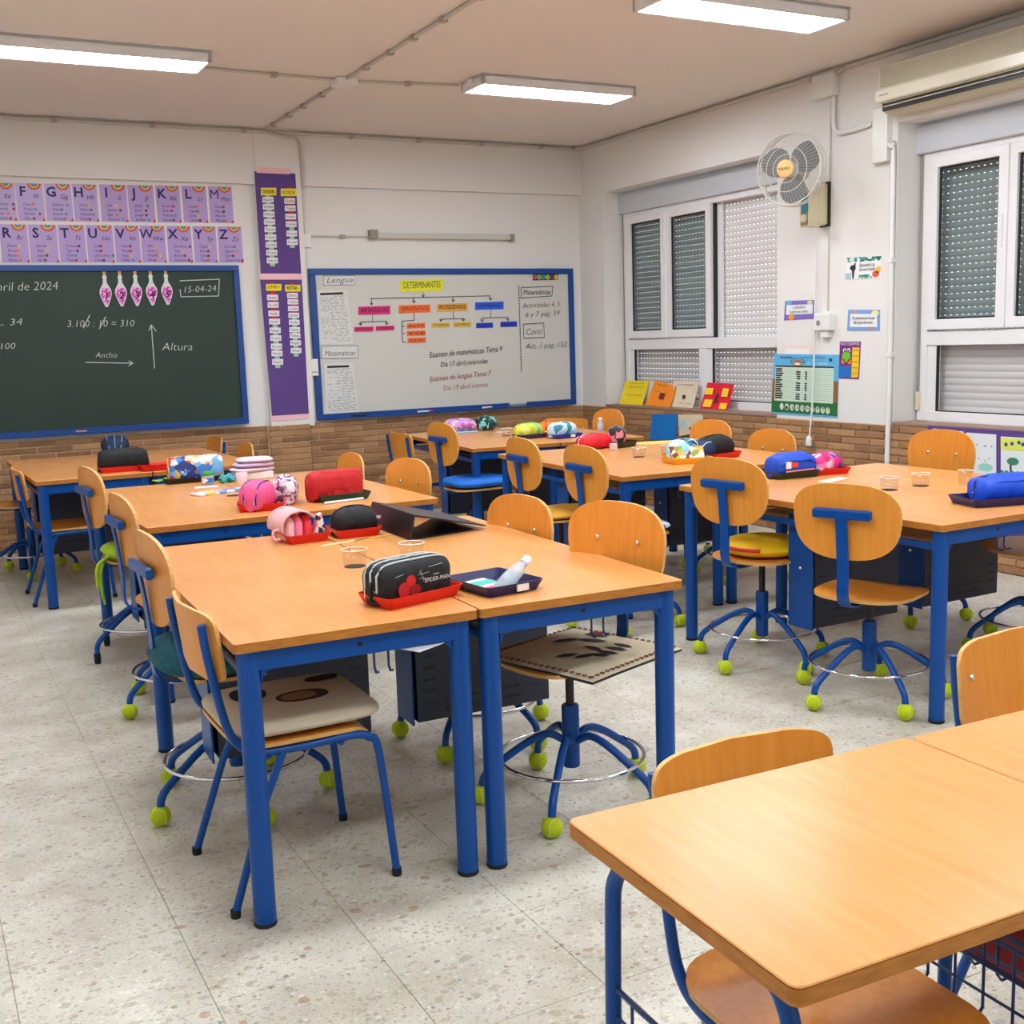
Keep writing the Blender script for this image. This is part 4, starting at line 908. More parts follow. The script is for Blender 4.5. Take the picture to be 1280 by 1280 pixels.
tk = wcard('letter_strip', WS, (wp(1045, 84), wp(1162, 82), wp(1162, 109), wp(1045, 112)), 'dark strip of coloured letter circles at the top right of the whiteboard', 'sign', col(70, 44, 50))
for k, (chx, c_) in enumerate(zip('TAREAS', [(190, 80, 90), (150, 180, 90), (40, 160, 170), (226, 200, 60), (90, 60, 90), (220, 206, 60)])):
    x = 1055+k*19.5; a, b = WS.p(*wp(x, 97), .003), .022; ctr = a
    disc = MB().add([ctr+Vector((b*math.cos(q*PI/8), 0, b*math.sin(q*PI/8))) for q in range(16)], [tuple(range(16))]); wobj('letter_circle', disc, col(*c_), tk)
    wtext('lettering', WS, tk, chx, wp(x-4, 103), wp(x+4, 103), .025, INK, .0045)
def ledge_item(name, label, cat, p0, p1, r, m, m2=None, boxy=False):
    a, b = ony(p0[0], p0[1], YB-.062), ony(p1[0], p1[1], YB-.062); z = wz0+.016+r; ctr = Vector(((a.x+b.x)/2, YB-.062, z)); h = (b.x-a.x)/2
    t = thing(name, label, cat, ctr)
    if boxy: obj('felt_block', MB().bbox(-h, h, -.02, .02, -r, r*.5), m, t); obj('grip', MB().bbox(-h, h, -.018, .018, r*.5, r*1.6), m2, t)
    else: obj('barrel', MB().tube([(-h, 0, 0), (h*.5, 0, 0)], r, 8), m, t); obj('cap', MB().tube([(h*.5, 0, 0), (h, 0, 0)], r*1.1, 8), m2, t)
ledge_item('marker_pen', 'white marker with a magenta cap on the whiteboard ledge', 'marker', (540, 518), (522, 520), -.008, WHITE, MAG) if False else None
ledge_item('marker_pen', 'white marker with a magenta end on the whiteboard ledge', 'marker', (522, 519), (541, 517), .008, WHITE, MAG)
ledge_item('marker_pen', 'plain white marker on the whiteboard ledge, left of the eraser', 'marker', (603, 513), (615, 512), .008, WHITE, SHB)
ledge_item('marker_pen', 'black marker on the whiteboard ledge below the lower worksheet', 'marker', (440, 524), (458, 523), .008, BLACK, BLACK)
ledge_item('board_eraser', 'grey whiteboard eraser on the ledge near the right end', 'eraser', (637, 509), (657, 508), .014, mat('felt_grey', (120, 126, 132), .9), SHB, True)

# ------------------------------------------------------------------ right wall sheets
RP = Plane('x', XR-.001)
def bil(q): return lambda u, v: tuple((q[0][i]*(1-u)+q[1][i]*u)*(1-v)+(q[3][i]*(1-u)+q[2][i]*u)*v for i in (0, 1))
def region(pl, par, q, u0, v0, u1, v1, m, name='print', off=.0025): f = bil(q); return wpart(name, pl, par, (f(u0, v0), f(u1, v0), f(u1, v1), f(u0, v1)), m, off, .0006)
def blob(pl, par, q, u, v, ru, rv, m, name='print', off=.003):
    f = bil(q); P = [pl.p(*f(u+ru*math.cos(k*PI/8), v+rv*math.sin(k*PI/8)), off) for k in range(16)]
    return wobj(name, MB().add(P, [tuple(range(16))]), m, par)
def ftx(pl, par, q, s_, u0, u1, v, h, m=INK, off=.004, shear=.2, bold=0): f = bil(q); return wtext('lettering', pl, par, s_, f(u0, v), f(u1, v), h, m, off, shear, bold)
LEAF = patches('leaf_print', [(20, 110, 90), (200, 226, 220), (60, 150, 130), (225, 235, 232), (30, 80, 80)], 45)
q = ((1058.9, 322.4), (1102, 320), (1100.9, 346.8), (1057, 349.8)); c = wcard('motivational_card', RP, q, 'white card with green leaves and a black silhouette, highest on the pillar', 'poster', mat('card_white', (232, 234, 232), .5))
region(RP, c, q, 0, 0, 1, .2, LEAF); region(RP, c, q, .38, .82, .75, .98, LEAF); region(RP, c, q, .0, .7, .16, .98, col(170, 196, 204))
f = bil(q); sil = [(.2, .98), (.17, .6), (.1, .5), (.14, .36), (.22, .34), (.24, .24), (.27, .26), (.27, .36), (.28, .52), (.245, .62), (.235, .98)]
wobj('silhouette', MB().add([RP.p(*f(u, v), .003) for u, v in sil], [tuple(range(len(sil)))[::-1]]), INK, c)
blob(RP, c, q, .93, .62, .07, .16, col(240, 180, 40)); blob(RP, c, q, .86, .82, .1, .15, col(226, 80, 60))
ftx(RP, c, q, 'Encuentra tu', .38, .82, .45, .026); ftx(RP, c, q, 'sitio en el mundo', .38, .84, .65, .026)
q = ((981.6, 376.2), (1018.8, 374.9), (1018, 398.5), (980.2, 400.5)); c = wcard('motivational_card', RP, q, 'small purple bordered card with an orange dot, left of the socket', 'poster', col(124, 104, 190))
region(RP, c, q, .06, .22, .94, .72, MATS['card_white']); region(RP, c, q, .03, .03, .22, .2, col(90, 180, 220)); blob(RP, c, q, .24, .86, .1, .14, col(240, 150, 30)); blob(RP, c, q, .84, .12, .1, .1, col(196, 210, 150)); blob(RP, c, q, .76, .4, .05, .08, col(60, 40, 60)); blob(RP, c, q, .87, .55, .05, .07, col(200, 60, 60))
ftx(RP, c, q, 'La felicidad es', .28, .7, .42, .022, off=.0045); ftx(RP, c, q, 'la gente que quieres', .18, .78, .65, .022, off=.0045)
q = ((1060.5, 387.2), (1100, 387.2), (1100, 413.4), (1059, 413.4)); c = wcard('motivational_card', RP, q, 'small blue bordered card with black handwriting, right of the socket', 'poster', col(120, 160, 214))
region(RP, c, q, .08, .2, .92, .82, MATS['card_white']); blob(RP, c, q, .86, .16, .12, .14, col(240, 220, 150)); blob(RP, c, q, .72, .92, .06, .08, col(220, 120, 80)); blob(RP, c, q, .22, .1, .05, .08, col(230, 150, 120)); blob(RP, c, q, .84, .6, .035, .18, INK)
ftx(RP, c, q, 'Hay personas por las que', .14, .84, .46, .024, off=.0045); ftx(RP, c, q, 'vale la pena derretirse', .18, .78, .68, .024, off=.0045)
q = ((978.6, 431.4), (1016, 432.5), (1015, 450), (977.6, 450)); c = wcard('motivational_card', RP, q, 'pink edged white card half hidden behind the top of the calendar', 'poster', col(238, 212, 204), off=-.0005, th=.001)
region(RP, c, q, .08, .2, .92, .9, MATS['card_white'], off=.001)
q = ((1050, 426.8), (1076.2, 426.8), (1073.8, 474), (1049, 473)); c = wcard('frog_poster', RP, q, 'small purple and yellow poster with a green frog right of the calendar', 'poster', col(122, 34, 130))
region(RP, c, q, .62, .16, .96, .96, col(246, 200, 30)); region(RP, c, q, 0, .66, .6, .97, col(30, 110, 190)); blob(RP, c, q, .34, .4, .2, .16, col(110, 200, 40)); blob(RP, c, q, .25, .24, .08, .06, WHITE); blob(RP, c, q, .44, .24, .08, .06, WHITE); blob(RP, c, q, .25, .24, .03, .025, INK, off=.0035); blob(RP, c, q, .44, .24, .03, .025, INK, off=.0035)
blob(RP, c, q, .18, .54, .1, .07, col(226, 120, 50)); blob(RP, c, q, .5, .54, .1, .07, col(226, 120, 50)); blob(RP, c, q, .38, .8, .2, .06, col(240, 190, 60)); ftx(RP, c, q, 'NOS CUIDAMOS', .05, .95, .1, .022, WHITE, shear=0, bold=.02)
for k in range(5): ftx(RP, c, q, 'lavar manos', .66, .93, .25+k*.155, .012, shear=0)
q = ((967.7, 442.3), (1049.2, 443.4), (1047, 522.3), (964.6, 516.7)); c = wcard('calendar_poster', RP, q, 'large class list poster with a blue sky, brown sides and green grass at the pillar', 'poster', col(96, 178, 222), th=.003)
region(RP, c, q, 0, .42, 1, .86, col(140, 96, 50), off=.0035); region(RP, c, q, 0, .76, 1, .97, mat('grass_print', (36, 110, 50), .6, noise=.5, nscale=20), off=.004); region(RP, c, q, .04, .19, .93, .78, col(206, 226, 206), off=.0048); region(RP, c, q, .04, .19, .93, .215, INK, off=.0056)
blob(RP, c, q, .37, .15, .075, .06, col(170, 110, 60), off=.0045); blob(RP, c, q, .37, .16, .05, .02, col(236, 226, 200), off=.005); region(RP, c, q, .85, .06, .9, .11, col(20, 60, 120), off=.0045)
stuff(wline('rays', RP, c, [[bil(q)(.37+.085*math.cos(a), .14-.07*math.sin(a)), bil(q)(.37+.115*math.cos(a), .14-.1*math.sin(a))] for a in [k*PI/8 for k in range(9)]], .005, INK, .0045))
ftx(RP, c, q, 'Sostenibilidad', .1, .28, .075, .02, INK, .0045, 0); ftx(RP, c, q, 'proyecto de centro educativo', .45, .8, .06, .014, INK, .0045, 0); ftx(RP, c, q, 'cuida', .5, .56, .165, .02, WHITE, .0045); ftx(RP, c, q, 'la tierra', .6, .82, .165, .02, WHITE, .0045)
ls = []; random.seed(9)
for k in range(14):
    v = .245+k*.037; ls.append([bil(q)(.1, v+.012), bil(q)(.9, v+.012)])
stuff(wline('ruled_lines', RP, c, ls, .0022, col(150, 176, 156), .0058))
ls = []
for k in range(14):
    v = .25+k*.037; ls.append([bil(q)(.055, v), bil(q)(.055+random.uniform(.06, .11), v-.006)])
    if k % 5: ls += [[bil(q)(.36+random.uniform(0, .02), v), bil(q)(.42, v+.006)], [bil(q)(.5, v), bil(q)(.52, v+.01)]]
stuff(wline('handwriting', RP, c, ls, .011, INK, .0062))
for k in range(10):
    f = bil(q); P = RP.p(*f(.155+k*.078, .87+k*.003), .005); o_ = wobj('badge', MB().add([P+Vector((0, .021*math.cos(a*PI/7), .024*math.sin(a*PI/7))) for a in range(14)], [tuple(range(14))]), col(214, 222, 206), c)
    wtext('lettering', RP, o_, str(k+1), (f(.155+k*.078, .87)[0]-1.5, f(.155, .87+k*.003)[1]+3), (f(.155+k*.078, .87)[0]+1.5, f(.155, .87+k*.003)[1]+3), .02, INK, .0056)

# papers leaning on the window sill
def leaning(name, quadpx, xt, xb, label, m, curl=.01, group=None):
    TL, TR, BR, BL = quadpx; a, b = onx(*TL, xt), onx(*TR, xt); d, c = onx(*BL, xb), onx(*BR, xb)
    d.z = max(d.z, .863); c.z = max(c.z, .863); n = 6; vs = []
    ctr = (a+b+c+d)/4
    for i in range(n+1):
        for j in range(n+1):
            u, v = i/n, j/n; p = (a*(1-u)+b*u)*(1-v)+(d*(1-u)+c*u)*v; p = p+Vector((curl*4*u*(1-u)-curl*1.5*v*v*(1), 0, 0)); vs.append(p-ctr)
    fs = [(i*(n+1)+j, i*(n+1)+j+1, (i+1)*(n+1)+j+1, (i+1)*(n+1)+j) for i in range(n) for j in range(n)]
    N0 = len(vs); vs += [v+Vector((.0015, 0, 0)) for v in vs]; fs += [tuple(x+N0 for x in f[::-1]) for f in fs]
    o = obj(name, MB().add(vs, fs, True), m, None, ctr); tag(o, label, 'paper', group); o['_q'] = 0; del o['_q']; return o, (a, b, c, d)
sp = lambda x, y: (770+x/8, 460+y/8)
XT, XB_ = XW-.045, XW-.10
INKB = mat('marker_ink', (60, 46, 40), .8)
def on_sheet(o, quad, u0, v0, u1, v1, m, name='print', off=.006, txt=None, h=.02):
    a, b, c, d = quad; P = lambda u, v: (a*(1-u)+b*u)*(1-v)+(d*(1-u)+c*u)*v
    bow = lambda u, v: Vector((-.004-off+.01*4*u*(1-u)*1.0-.015*v*v, 0, 0))
    if txt:
        A, B = P(u0, v0)+bow(u0, v0), P(u1, v0)+bow(u1, v0); dd = B-A; L = dd.length; dd.normalize(); me = textmesh(txt, 1.0, m, 'LEFT', .2, 0); w0 = max(v.co.x for v in me.vertices)
        nn = Vector((-1, 0, 0)); up = nn.cross(dd); M = Matrix((dd*L/w0, up*h/.7, nn*.001)).transposed().to_4x4(); M.translation = A
        t = bpy.data.objects.new('handwriting', me); COL.objects.link(t); t.parent = o; t.matrix_local = pm(o).inverted() @ M; return
    pts = [P(u, v)+bow(u, v) for u, v in ((u0, v1), (u1, v1), (u1, v0), (u0, v0))]; wobj(name, quad_mb(pts, Vector((-1, 0, 0)), .001), m, o)
SG = 'school projects on the window sill'
o, qd = leaning('project_sheet', (sp(328, 125), sp(388, 135), sp(368, 300), sp(292, 330)), XT+.012, XT, 'narrow white sheet behind the yellow and orange papers on the sill', mat('card_white', 0), .0, SG)
o, qd = leaning('project_sheet', (sp(95, 125), sp(330, 130), sp(275, 372), sp(42, 362)), XT, XB_, 'yellow paper at the left end of the window sill', col(248, 218, 20), .01, SG)
for v, s_ in ((.12, 'El sistema solar'), (.28, 'Mercurio'), (.62, 'Tierra  Marte')): on_sheet(o, qd, .2, v, .85, v, INKB, txt=s_, h=.012)
o, qd = leaning('project_sheet', (sp(575, 130), sp(832, 135), sp(778, 400), sp(560, 388)), XT+.004, XB_+.01, 'beige paper with a small dark square right of the orange paper', col(228, 212, 182), .008, SG)
on_sheet(o, qd, .45, .52, .56, .66, INKB); on_sheet(o, qd, .2, .15, .8, .15, INKB, txt='La energia', h=.012); on_sheet(o, qd, .3, .85, .9, .85, INKB, txt='calor y luz', h=.012)
o, qd = leaning('project_sheet', (sp(388, 125), sp(606, 182), sp(556, 400), sp(305, 372)), XT-.006, XB_-.01, 'orange paper with a dark red mark in its centre', col(250, 142, 24), .012, SG)
on_sheet(o, qd, .42, .42, .62, .68, col(110, 20, 30)); on_sheet(o, qd, .2, .15, .6, .15, INKB, txt='Animales', h=.016); on_sheet(o, qd, .15, .4, .4, .4, INKB, txt='aves', h=.01)
o, qd = leaning('project_sheet', (sp(915, 146), sp(1178, 160), sp(1130, 428), sp(852, 404)), XT, XB_, 'red paper with four yellow notes at the right of the sill', col(222, 20, 50), .012, SG)
for u0, v0, u1, v1 in ((.04, .2, .3, .45), (.64, .18, .88, .5), (.1, .64, .38, .92), (.68, .74, .95, .96)): on_sheet(o, qd, u0, v0, u1, v1, col(250, 206, 40), 'yellow_note')
on_sheet(o, qd, .44, .4, .52, .76, INKB)
RB_ = Plane('x', XR-.022)
q = (sp(365, 460), sp(612, 460), sp(600, 720), sp(335, 716)); c = wcard('blue_poster', RB_, q, 'plain bright blue paper on the brick wall under the sill', 'poster', mat('blue_paper', (0, 122, 206), .6, noise=.1, nscale=12))
q = (sp(620, 466), sp(868, 466), sp(885, 640), sp(634, 680)); c = wcard('cream_poster', RB_, q, 'cream paper with pale blue notes right of the bright blue paper', 'poster', col(230, 214, 186))
for u0, v0, u1, v1 in ((.04, .3, .32, .62), (.76, .28, .98, .6)): region(RB_, c, q, u0, v0, u1, v1, col(180, 214, 226))
blob(RB_, c, q, .45, .7, .04, .06, INKB)
# drawings board under the right window
X2 = XR-.035; RD = Plane('x', X2); pt = onx(1160, 532, X2); zb_ = .22
db = thing('display_board', 'purple display board with drawings under the right hand window', 'display board', (X2, pt.y-.62, .5))
obj('board', MB().box(X2-.004, X2+.008, pt.y, pt.y-1.35, zb_, pt.z), mat('purple_card', 0), db, wc=True)
dp = lambda x, y: (1080+x/6.4, 490+y/6.4)
RD2 = Plane('x', X2-.005)
def drawing(q, label): return wcard('child_drawing', RD2, q, label, 'drawing', mat('drawing_white', (222, 226, 228), .7), "children's drawings under the right window", .001)
q = (dp(553, 292), dp(795, 316), dp(795, 640), dp(560, 620)); c = drawing(q, 'drawing mostly hidden behind the chair back, left of the three')
q = (dp(820, 324), dp(1058, 340), dp(1058, 668), dp(824, 650)); c = drawing(q, 'drawing with a pale green bush and tiny marks, middle of the three')
blob(RD2, c, q, .64, .82, .26, .1, col(150, 206, 190), off=.0015); [blob(RD2, c, q, u, v, .012, .03, INKB, off=.0015) for u, v in ((.35, .28), (.6, .3), (.66, .3), (.85, .3), (.62, .66), (.76, .6), (.4, .62))]
q = (dp(1095, 355), dp(1420, 376), dp(1420, 690), dp(1095, 668)); c = drawing(q, 'drawing of a green tree under a yellow sky at the photo edge')
region(RD2, c, q, .0, .03, 1, .34, col(224, 226, 90), off=.0012); [blob(RD2, c, q, u, v, .045, .05, col(30, 70, 150), off=.002) for u, v in ((.13, .2), (.28, .17), (.45, .13), (.55, .17))]
region(RD2, c, q, .22, .7, .27, .86, INKB, off=.0014); blob(RD2, c, q, .3, .62, .15, .1, col(60, 130, 96), off=.002); region(RD2, c, q, .0, .86, 1, .92, mat('leaf_print', 0), off=.0014)
# ------------------------------------------------------------------ small desks near the camera
def small_desk(loc, rz, label, first=[]):
    if first: return dup(first[0], loc, rz, label, 'small single desks')
    t = thing('small_desk', label, 'desk', loc, rz, 'small single desks'); first.append(t); w_, l_ = .686, .5205
    obj('tabletop', MB().prism(rrect(w_, l_, .014, 4, w_/2, l_/2), TH-.004, TH, .0015).mi(1).prism(rrect(w_, l_, .014, 4, w_/2, l_/2), TH-.025, TH-.004), [TOPW, EDGE], t)
    for x in (.045, w_-.045):
        obj('side_frame', MB().tube(smooth_path([(x, .045, .012), (x, .05, .35), (x, .055, .60), (x, .065, .68), (x, .11, TH-.040), (x, .2, TH-.0385), (x, l_-.2, TH-.0385), (x, l_-.11, TH-.040), (x, l_-.065, .68), (x, l_-.055, .60), (x, l_-.05, .35), (x, l_-.045, .012)], 3), .0125, 10), BLUE, t)
        for y in (.045, l_-.045): obj('foot_cap', MB().lathe([(.015, 0), (.016, .004), (.016, .03)], (x, y, 0), 12), RUBB, t)
        obj('side_rail', MB().tube([(x, .05, .505), (x, l_-.05, .505)], .0045, 6).tube([(x, .05, .46), (x, l_-.05, .46)], .0025, 5), BLUED, t)
    bk = MB()
    for y in [.07+.058*k for k in range(7)]: bk.tube([(.047, y, .505), (.047, y, .38), (.058, y, .366), (w_-.058, y, .366), (w_-.047, y, .38), (w_-.047, y, .505)], .0028, 5)
    for x in (.047, w_-.047):
        for z in (.455, .405): bk.tube([(x, .06, z), (x, .43, z)], .0028, 5)
    for x in [.09+.084*k for k in range(7)]: bk.tube([(x, .07, .366), (x, .42, .366)], .0025, 5)
    obj('wire_basket', bk, BLUED, t)
    obj('cross_tube', MB().tube([(.045, l_*.5, TH-.052), (w_-.045, l_*.5, TH-.052)], .010, 8), BLUE, t)
    return t
g1 = small_desk((.8018, .888, 0), -.0346, 'small desk nearest the camera with an empty wooden top')
g2 = small_desk((1.4905, .862, 0), -.0346, 'second small desk cut by the right edge of the photo')
o = thing('red_box', 'dark red box in the wire basket under the second small desk', 'box', (1.81, 1.16, .372), -.0346)
RD = mat('dark_red_plastic', (150, 14, 16), .4)
obj('box_body', MB().bbox(-.25, .25, -.14, .17, 0, .16, .006), RD, o); obj('box_lid', MB().bbox(-.253, .253, -.143, .173, .16, .175, .005), RD, o)

# ------------------------------------------------------------------ seat cushions
def cushion(name, loc, rz, out, th, m, label, tz=0, edge=None, dome=0, group=None):
    t = MB().plate(out, th, lambda u, v, t: (u, v, t+dome*(1-min(1, (u*u+v*v)/.04))), rings=(0, .3, .55, .75, .88, .96, 1), prof=lambda q: (max(0, 1-q**5))**.6*.9+.1)
    o = obj(name, t, m, None, loc, (0, tz, rz)); tag(o, label, 'cushion', group); return o
FLUFF = mat('teal_fluff', (24, 92, 104), .95, noise=.4, nscale=60, bump=1, bscale=160)
LIME = mat('lime_cloth', (156, 190, 20), .8, noise=.15, bump=.4, bscale=40); YELC = mat('yellow_cloth', (238, 196, 10), .8, bump=.3, bscale=60); MUST = mat('mustard_cloth', (206, 150, 34), .85, noise=.15, bump=.3)
BLC = mat('bright_blue_cloth', (10, 110, 210), .7, noise=.2, nscale=12, bump=.4, bscale=30)
cushion('seat_cushion', (.825, 3.60, .475), 0, superell(.215, .21, 3), .105, FLUFF, 'teal fluffy cushion on the chair left of the nearest desks')
lc = cushion('seat_cushion', (.99, 5.74, .49), 0, superell(.20, .20, 3), .07, LIME, 'lime green cushion with hanging ties on the chair without ball feet')
for k, (a, b, c_) in enumerate((((-.19, -.12, .03), (-.23, -.15, -.02), (-.235, -.155, -.16)), ((-.19, -.11, .03), (-.24, -.12, -.03), (-.22, -.11, -.20)), ((-.19, -.13, .03), (-.25, -.18, .0), (-.26, -.19, -.10)))):
    obj('tie', MB().tube(smooth_path([a, b, c_], 4), .009, 6, r2=.006), LIME, lc)
yc = cushion('seat_cushion', (3.36, 3.94, .49), 0, superell(.19, .19, 2), .075, YELC, 'round yellow cushion on the chair at the nearest right group')
obj('red_piping', MB().tube([(.188*math.cos(a*PI/20), .188*math.sin(a*PI/20), .042) for a in range(18, 26)], .009, 6), col(200, 30, 40), yc)['label'] = 'red edge patch'
obj('dark_patch', MB().plate(superell(.10, .14, 2, 20), .006, lambda u, v, t: (u+.05, v, .068+t-.25*(u+.05)**2-.25*v*v)), col(50, 44, 24), yc)
cushion('seat_cushion', (3.24, 5.50, .487), -.05, superell(.21, .20, 5), .045, MUST, 'square mustard cushion on the chair at the middle right group')
cushion('seat_cushion', (3.24, 4.86, .487), 0, superell(.20, .20, 3), .05, patches('blue_grey_cloth', [(40, 70, 120), (190, 200, 214), (60, 90, 140), (120, 140, 170)], 25, .8), 'blue and grey patterned cushion at the middle right group')
cushion('seat_cushion', (3.45, 7.02, .487), .05, superell(.22, .21, 3.5), .075, BLC, 'bright blue cushion on the chair at the far whiteboard group')
# dog print cushion
DOG = mat('beige_cushion', (200, 184, 160), .9, noise=.08, bump=.2, bscale=120)
dc = cushion('seat_cushion', (.885, 3.055, .452), 0, superell(.215, .215, 6), .055, DOG, 'flat beige cushion with dark dog print, on the nearest blue tube chair')
for nm, cx, cy_, a, b, m in (('dog_print', .03, -.03, .075, .05, col(70, 46, 26, .9)), ('dog_print', .02, -.03, .05, .03, col(150, 112, 70, .9)), ('dog_print', .13, .1, .05, .025, col(30, 22, 20, .9)), ('dog_print', -.1, .06, .05, .06, col(36, 28, 26, .9))):
    obj(nm, MB().plate(superell(a, b, 2.3, 18), .003, lambda u, v, t: (u+cx, v+cy_, .0525+t+(.002 if a < .06 else 0))), m, dc)
# embroidered cloth on the nearest swivel chair
EC = MB(); n = 14; S2 = .225; vs = []
def ech(x, y):
    r = max(abs(x), abs(y)); return .012+.016*(1-min(1, r/.2)**2)-.9*max(0, r-.17)**1.5-.02*max(0, (abs(x)+abs(y))-.33)
for i in range(n+1):
    for j in range(n+1): x, y = -S2+2*S2*i/n, -S2+2*S2*j/n; vs.append((x, y, ech(x, y)))
fs = [(i*(n+1)+j, (i+1)*(n+1)+j, (i+1)*(n+1)+j+1, i*(n+1)+j+1) for i in range(n) for j in range(n)]; k0 = len(vs)
EC.add(vs, fs, True).add([(x, y, z-.008) for x, y, z in vs], [f[::-1] for f in fs], True)
bd = [i*(n+1) for i in range(n+1)]+[n*(n+1)+j for j in range(1, n+1)]+[i*(n+1)+n for i in range(n-1, -1, -1)]+[j for j in range(n-1, 0, -1)]
EC.mi(1).add([vs[i] for i in bd]+[(vs[i][0], vs[i][1], vs[i][2]-.008) for i in bd], [(i, i+len(bd), (i+1) % len(bd)+len(bd), (i+1) % len(bd)) for i in range(len(bd))])
CLO = mat('cream_cloth', (214, 200, 168), .9, bump=.3, bscale=150)
ec = obj('seat_cover', EC, [CLO, BLACK], None, (1.83, 3.015, .487), (0, 0, .33)); tag(ec, 'cream seat cover with black leaf embroidery on the swivel chair under the nearest desk', 'seat cover')
ch_ = MB()
for sd in range(4):
    for k in range(18):
        t_ = -S2+.02+(2*S2-.04)*k/17; x, y = ((t_, -S2+.018), (S2-.018, t_), (t_, S2-.018), (-S2+.018, t_))[sd]; z = ech(x, y)+.0022
        ch_.tube([(x+.007*math.cos(a*PI/4), y+.007*math.sin(a*PI/4), z) for a in range(8)], .0015, 4, True)
stuff(obj('chain_stitch', ch_, col(110, 40, 30, .9), ec))
for cx, cy_, a, r in ((-.02, -.12, .5, .028), (-.06, -.115, .7, .028), (.03, -.115, .4, .028), (.07, -.11, .2, .026), (-.1, -.09, 1.1, .028), (-.02, -.06, 0, .03), (-.12, -.04, .8, .03), (.05, .0, .4, .04), (.12, .04, .2, .035), (0, .07, 1, .04)):
    c_, s_ = math.cos(a+PI/2), math.sin(a+PI/2); o = MB()
    pts = [(cx+c_*u*r*1.3-s_*v*r*.6, cy_+s_*u*r*1.3+c_*v*r*.6) for u, v in ((-1, 0), (-.4, .8), (.3, .8), (1, 0), (.3, -.8), (-.4, -.8))]
    obj('embroidered_leaf', MB().add([(x, y, ech(x, y)+.0025) for x, y in pts], [tuple(range(6))[::-1]]), INK, ec)
obj('embroidered_flower', MB().plate(superell(.03, .022, 2, 12), .003, lambda u, v, t: (u+.15, v+.06, ech(u+.15, v+.06)+.001+t)), col(160, 30, 30, .9), ec)

# ------------------------------------------------------------------ trays, cases and small things on the desks
def depth(p): return (Vector(p)-Vector((0, 0, CAMH))).dot(FW)
def tray(loc, rz, L, W_, H, m, label, group='pencil trays', lab=None):
    o1 = rrect(L-.03, W_-.03, .012, 3); o2 = rrect(L, W_, .016, 3); o3 = rrect(L-.006, W_-.006, .014, 3); o4 = rrect(L-.034, W_-.034, .012, 3); n = len(o1); mb = MB()
    vs = [(x, y, 0) for x, y in o1]+[(x, y, H) for x, y in o2]+[(x, y, H) for x, y in o3]+[(x, y, .003) for x, y in o4]
    fs = [tuple(range(n))[::-1], tuple(range(3*n, 4*n))]
    for k in range(3): fs += [(k*n+i, k*n+(i+1) % n, k*n+n+(i+1) % n, k*n+n+i) for i in range(n)]
    mb.add(vs, fs); o = obj('pencil_tray', mb, m, None, loc, (0, 0, rz)); tag(o, label, 'tray', group)
    if lab: obj('name_sticker', MB().box(lab-.02, lab+.02, -W_/2-.001, -W_/2+.004, H*.25, H*.85).xf(Matrix.Identity(4)), mat('card_white', 0), o)
    return o
def case(loc, rz, L, W_, H, m, label, zips=1, zc=None, m2=None, ends=4.0, rise=3.0, name='pencil_case', sag=0, flap=None):
    """soft case: superelliptic body; zips run lengthwise over the top"""
    a, b, c = L/2, W_/2, H/2
    mb = MB(); vs = []; nu, nv = 20, 28
    for i in range(nv+1):
        x = -a+2*a*i/nv; e = max(0, 1-abs(x/a)**ends)**(1/ends)
        for j in range(nu):
            t = 2*PI*j/nu; cy_, sz = math.cos(t), math.sin(t)
            y = b*math.copysign(abs(cy_)**(2/rise), cy_)*(.25+.75*e if e > 0 else .25); z = c*math.copysign(abs(sz)**(2/rise), sz)*(.45+.55*e)
            wr = .0018*math.sin(x*90+y*60)+.0012*math.sin(x*170-z*120)
            vs.append((x, y+wr, c+z*(1)-(c-c*(.45+.55*e)) + wr+sag*math.sin(i*.9)))
    fs = [(i*nu+j, i*nu+(j+1) % nu, (i+1)*nu+(j+1) % nu, (i+1)*nu+j) for i in range(nv) for j in range(nu)]
    mb.add(vs, fs, True).add([vs[j] for j in range(nu)], [tuple(range(nu))]).add([vs[nv*nu+j] for j in range(nu)], [tuple(range(nu))[::-1]])
    t = thing(name, label, 'pencil case', loc, rz); obj('body', mb, m, t)
    zm = zc or CHROME
    for k in range(zips):
        y0 = 0 if zips == 1 else -b*.55+1.1*b*k/(zips-1); pts = []
        for q in range(15):
            x = -a*.985+1.97*a*q/14; e = max(0, 1-abs(x/a)**ends)**(1/ends)
            w_ = b*(.25+.75*e); yy = max(-.98, min(.98, y0/w_)); zz = c*(1-abs(yy)**rise)**(1/rise)*(.45+.55*e)
            pts.append((x, y0*(.6+.4*e), c+zz-(c-c*(.45+.55*e))+.0015))
        pts = [(pts[0][0]-.001, pts[0][1], max(.01, pts[0][2]*.45))]+pts+[(pts[-1][0]+.001, pts[-1][1], max(.01, pts[-1][2]*.45))]
        z = obj('zip', MB().tube(pts, .0032, 6), zm, t)
        obj('zip_pull', MB().bbox(-.004, .004, -.003, .003, -.026, 0).xf(Matrix.Translation((-a-.002, y0*.6, H*.40))), CHROME, z)
    return t
def at(px, py, z=TH): return onz(px, py, z)
def dirx(px, py, dx): # shift along the desks' depth direction
    return at(px, py)+Vector((-.03, 1, 0))*dx
REDT = mat('tray_red', (214, 24, 14), .35); NAVT = mat('tray_navy', (26, 24, 84), .35); GRNT = mat('tray_green', (16, 66, 50), .35); BLKT = mat('tray_black', (20, 22, 24), .35); BLUT = mat('tray_blue', (16, 44, 160), .35)
BLKC = mat('black_cloth', (20, 20, 23), .75, noise=.2, nscale=30, bump=.25, bscale=60); ZIPW = mat('zip_grey', (190, 196, 194), .5)
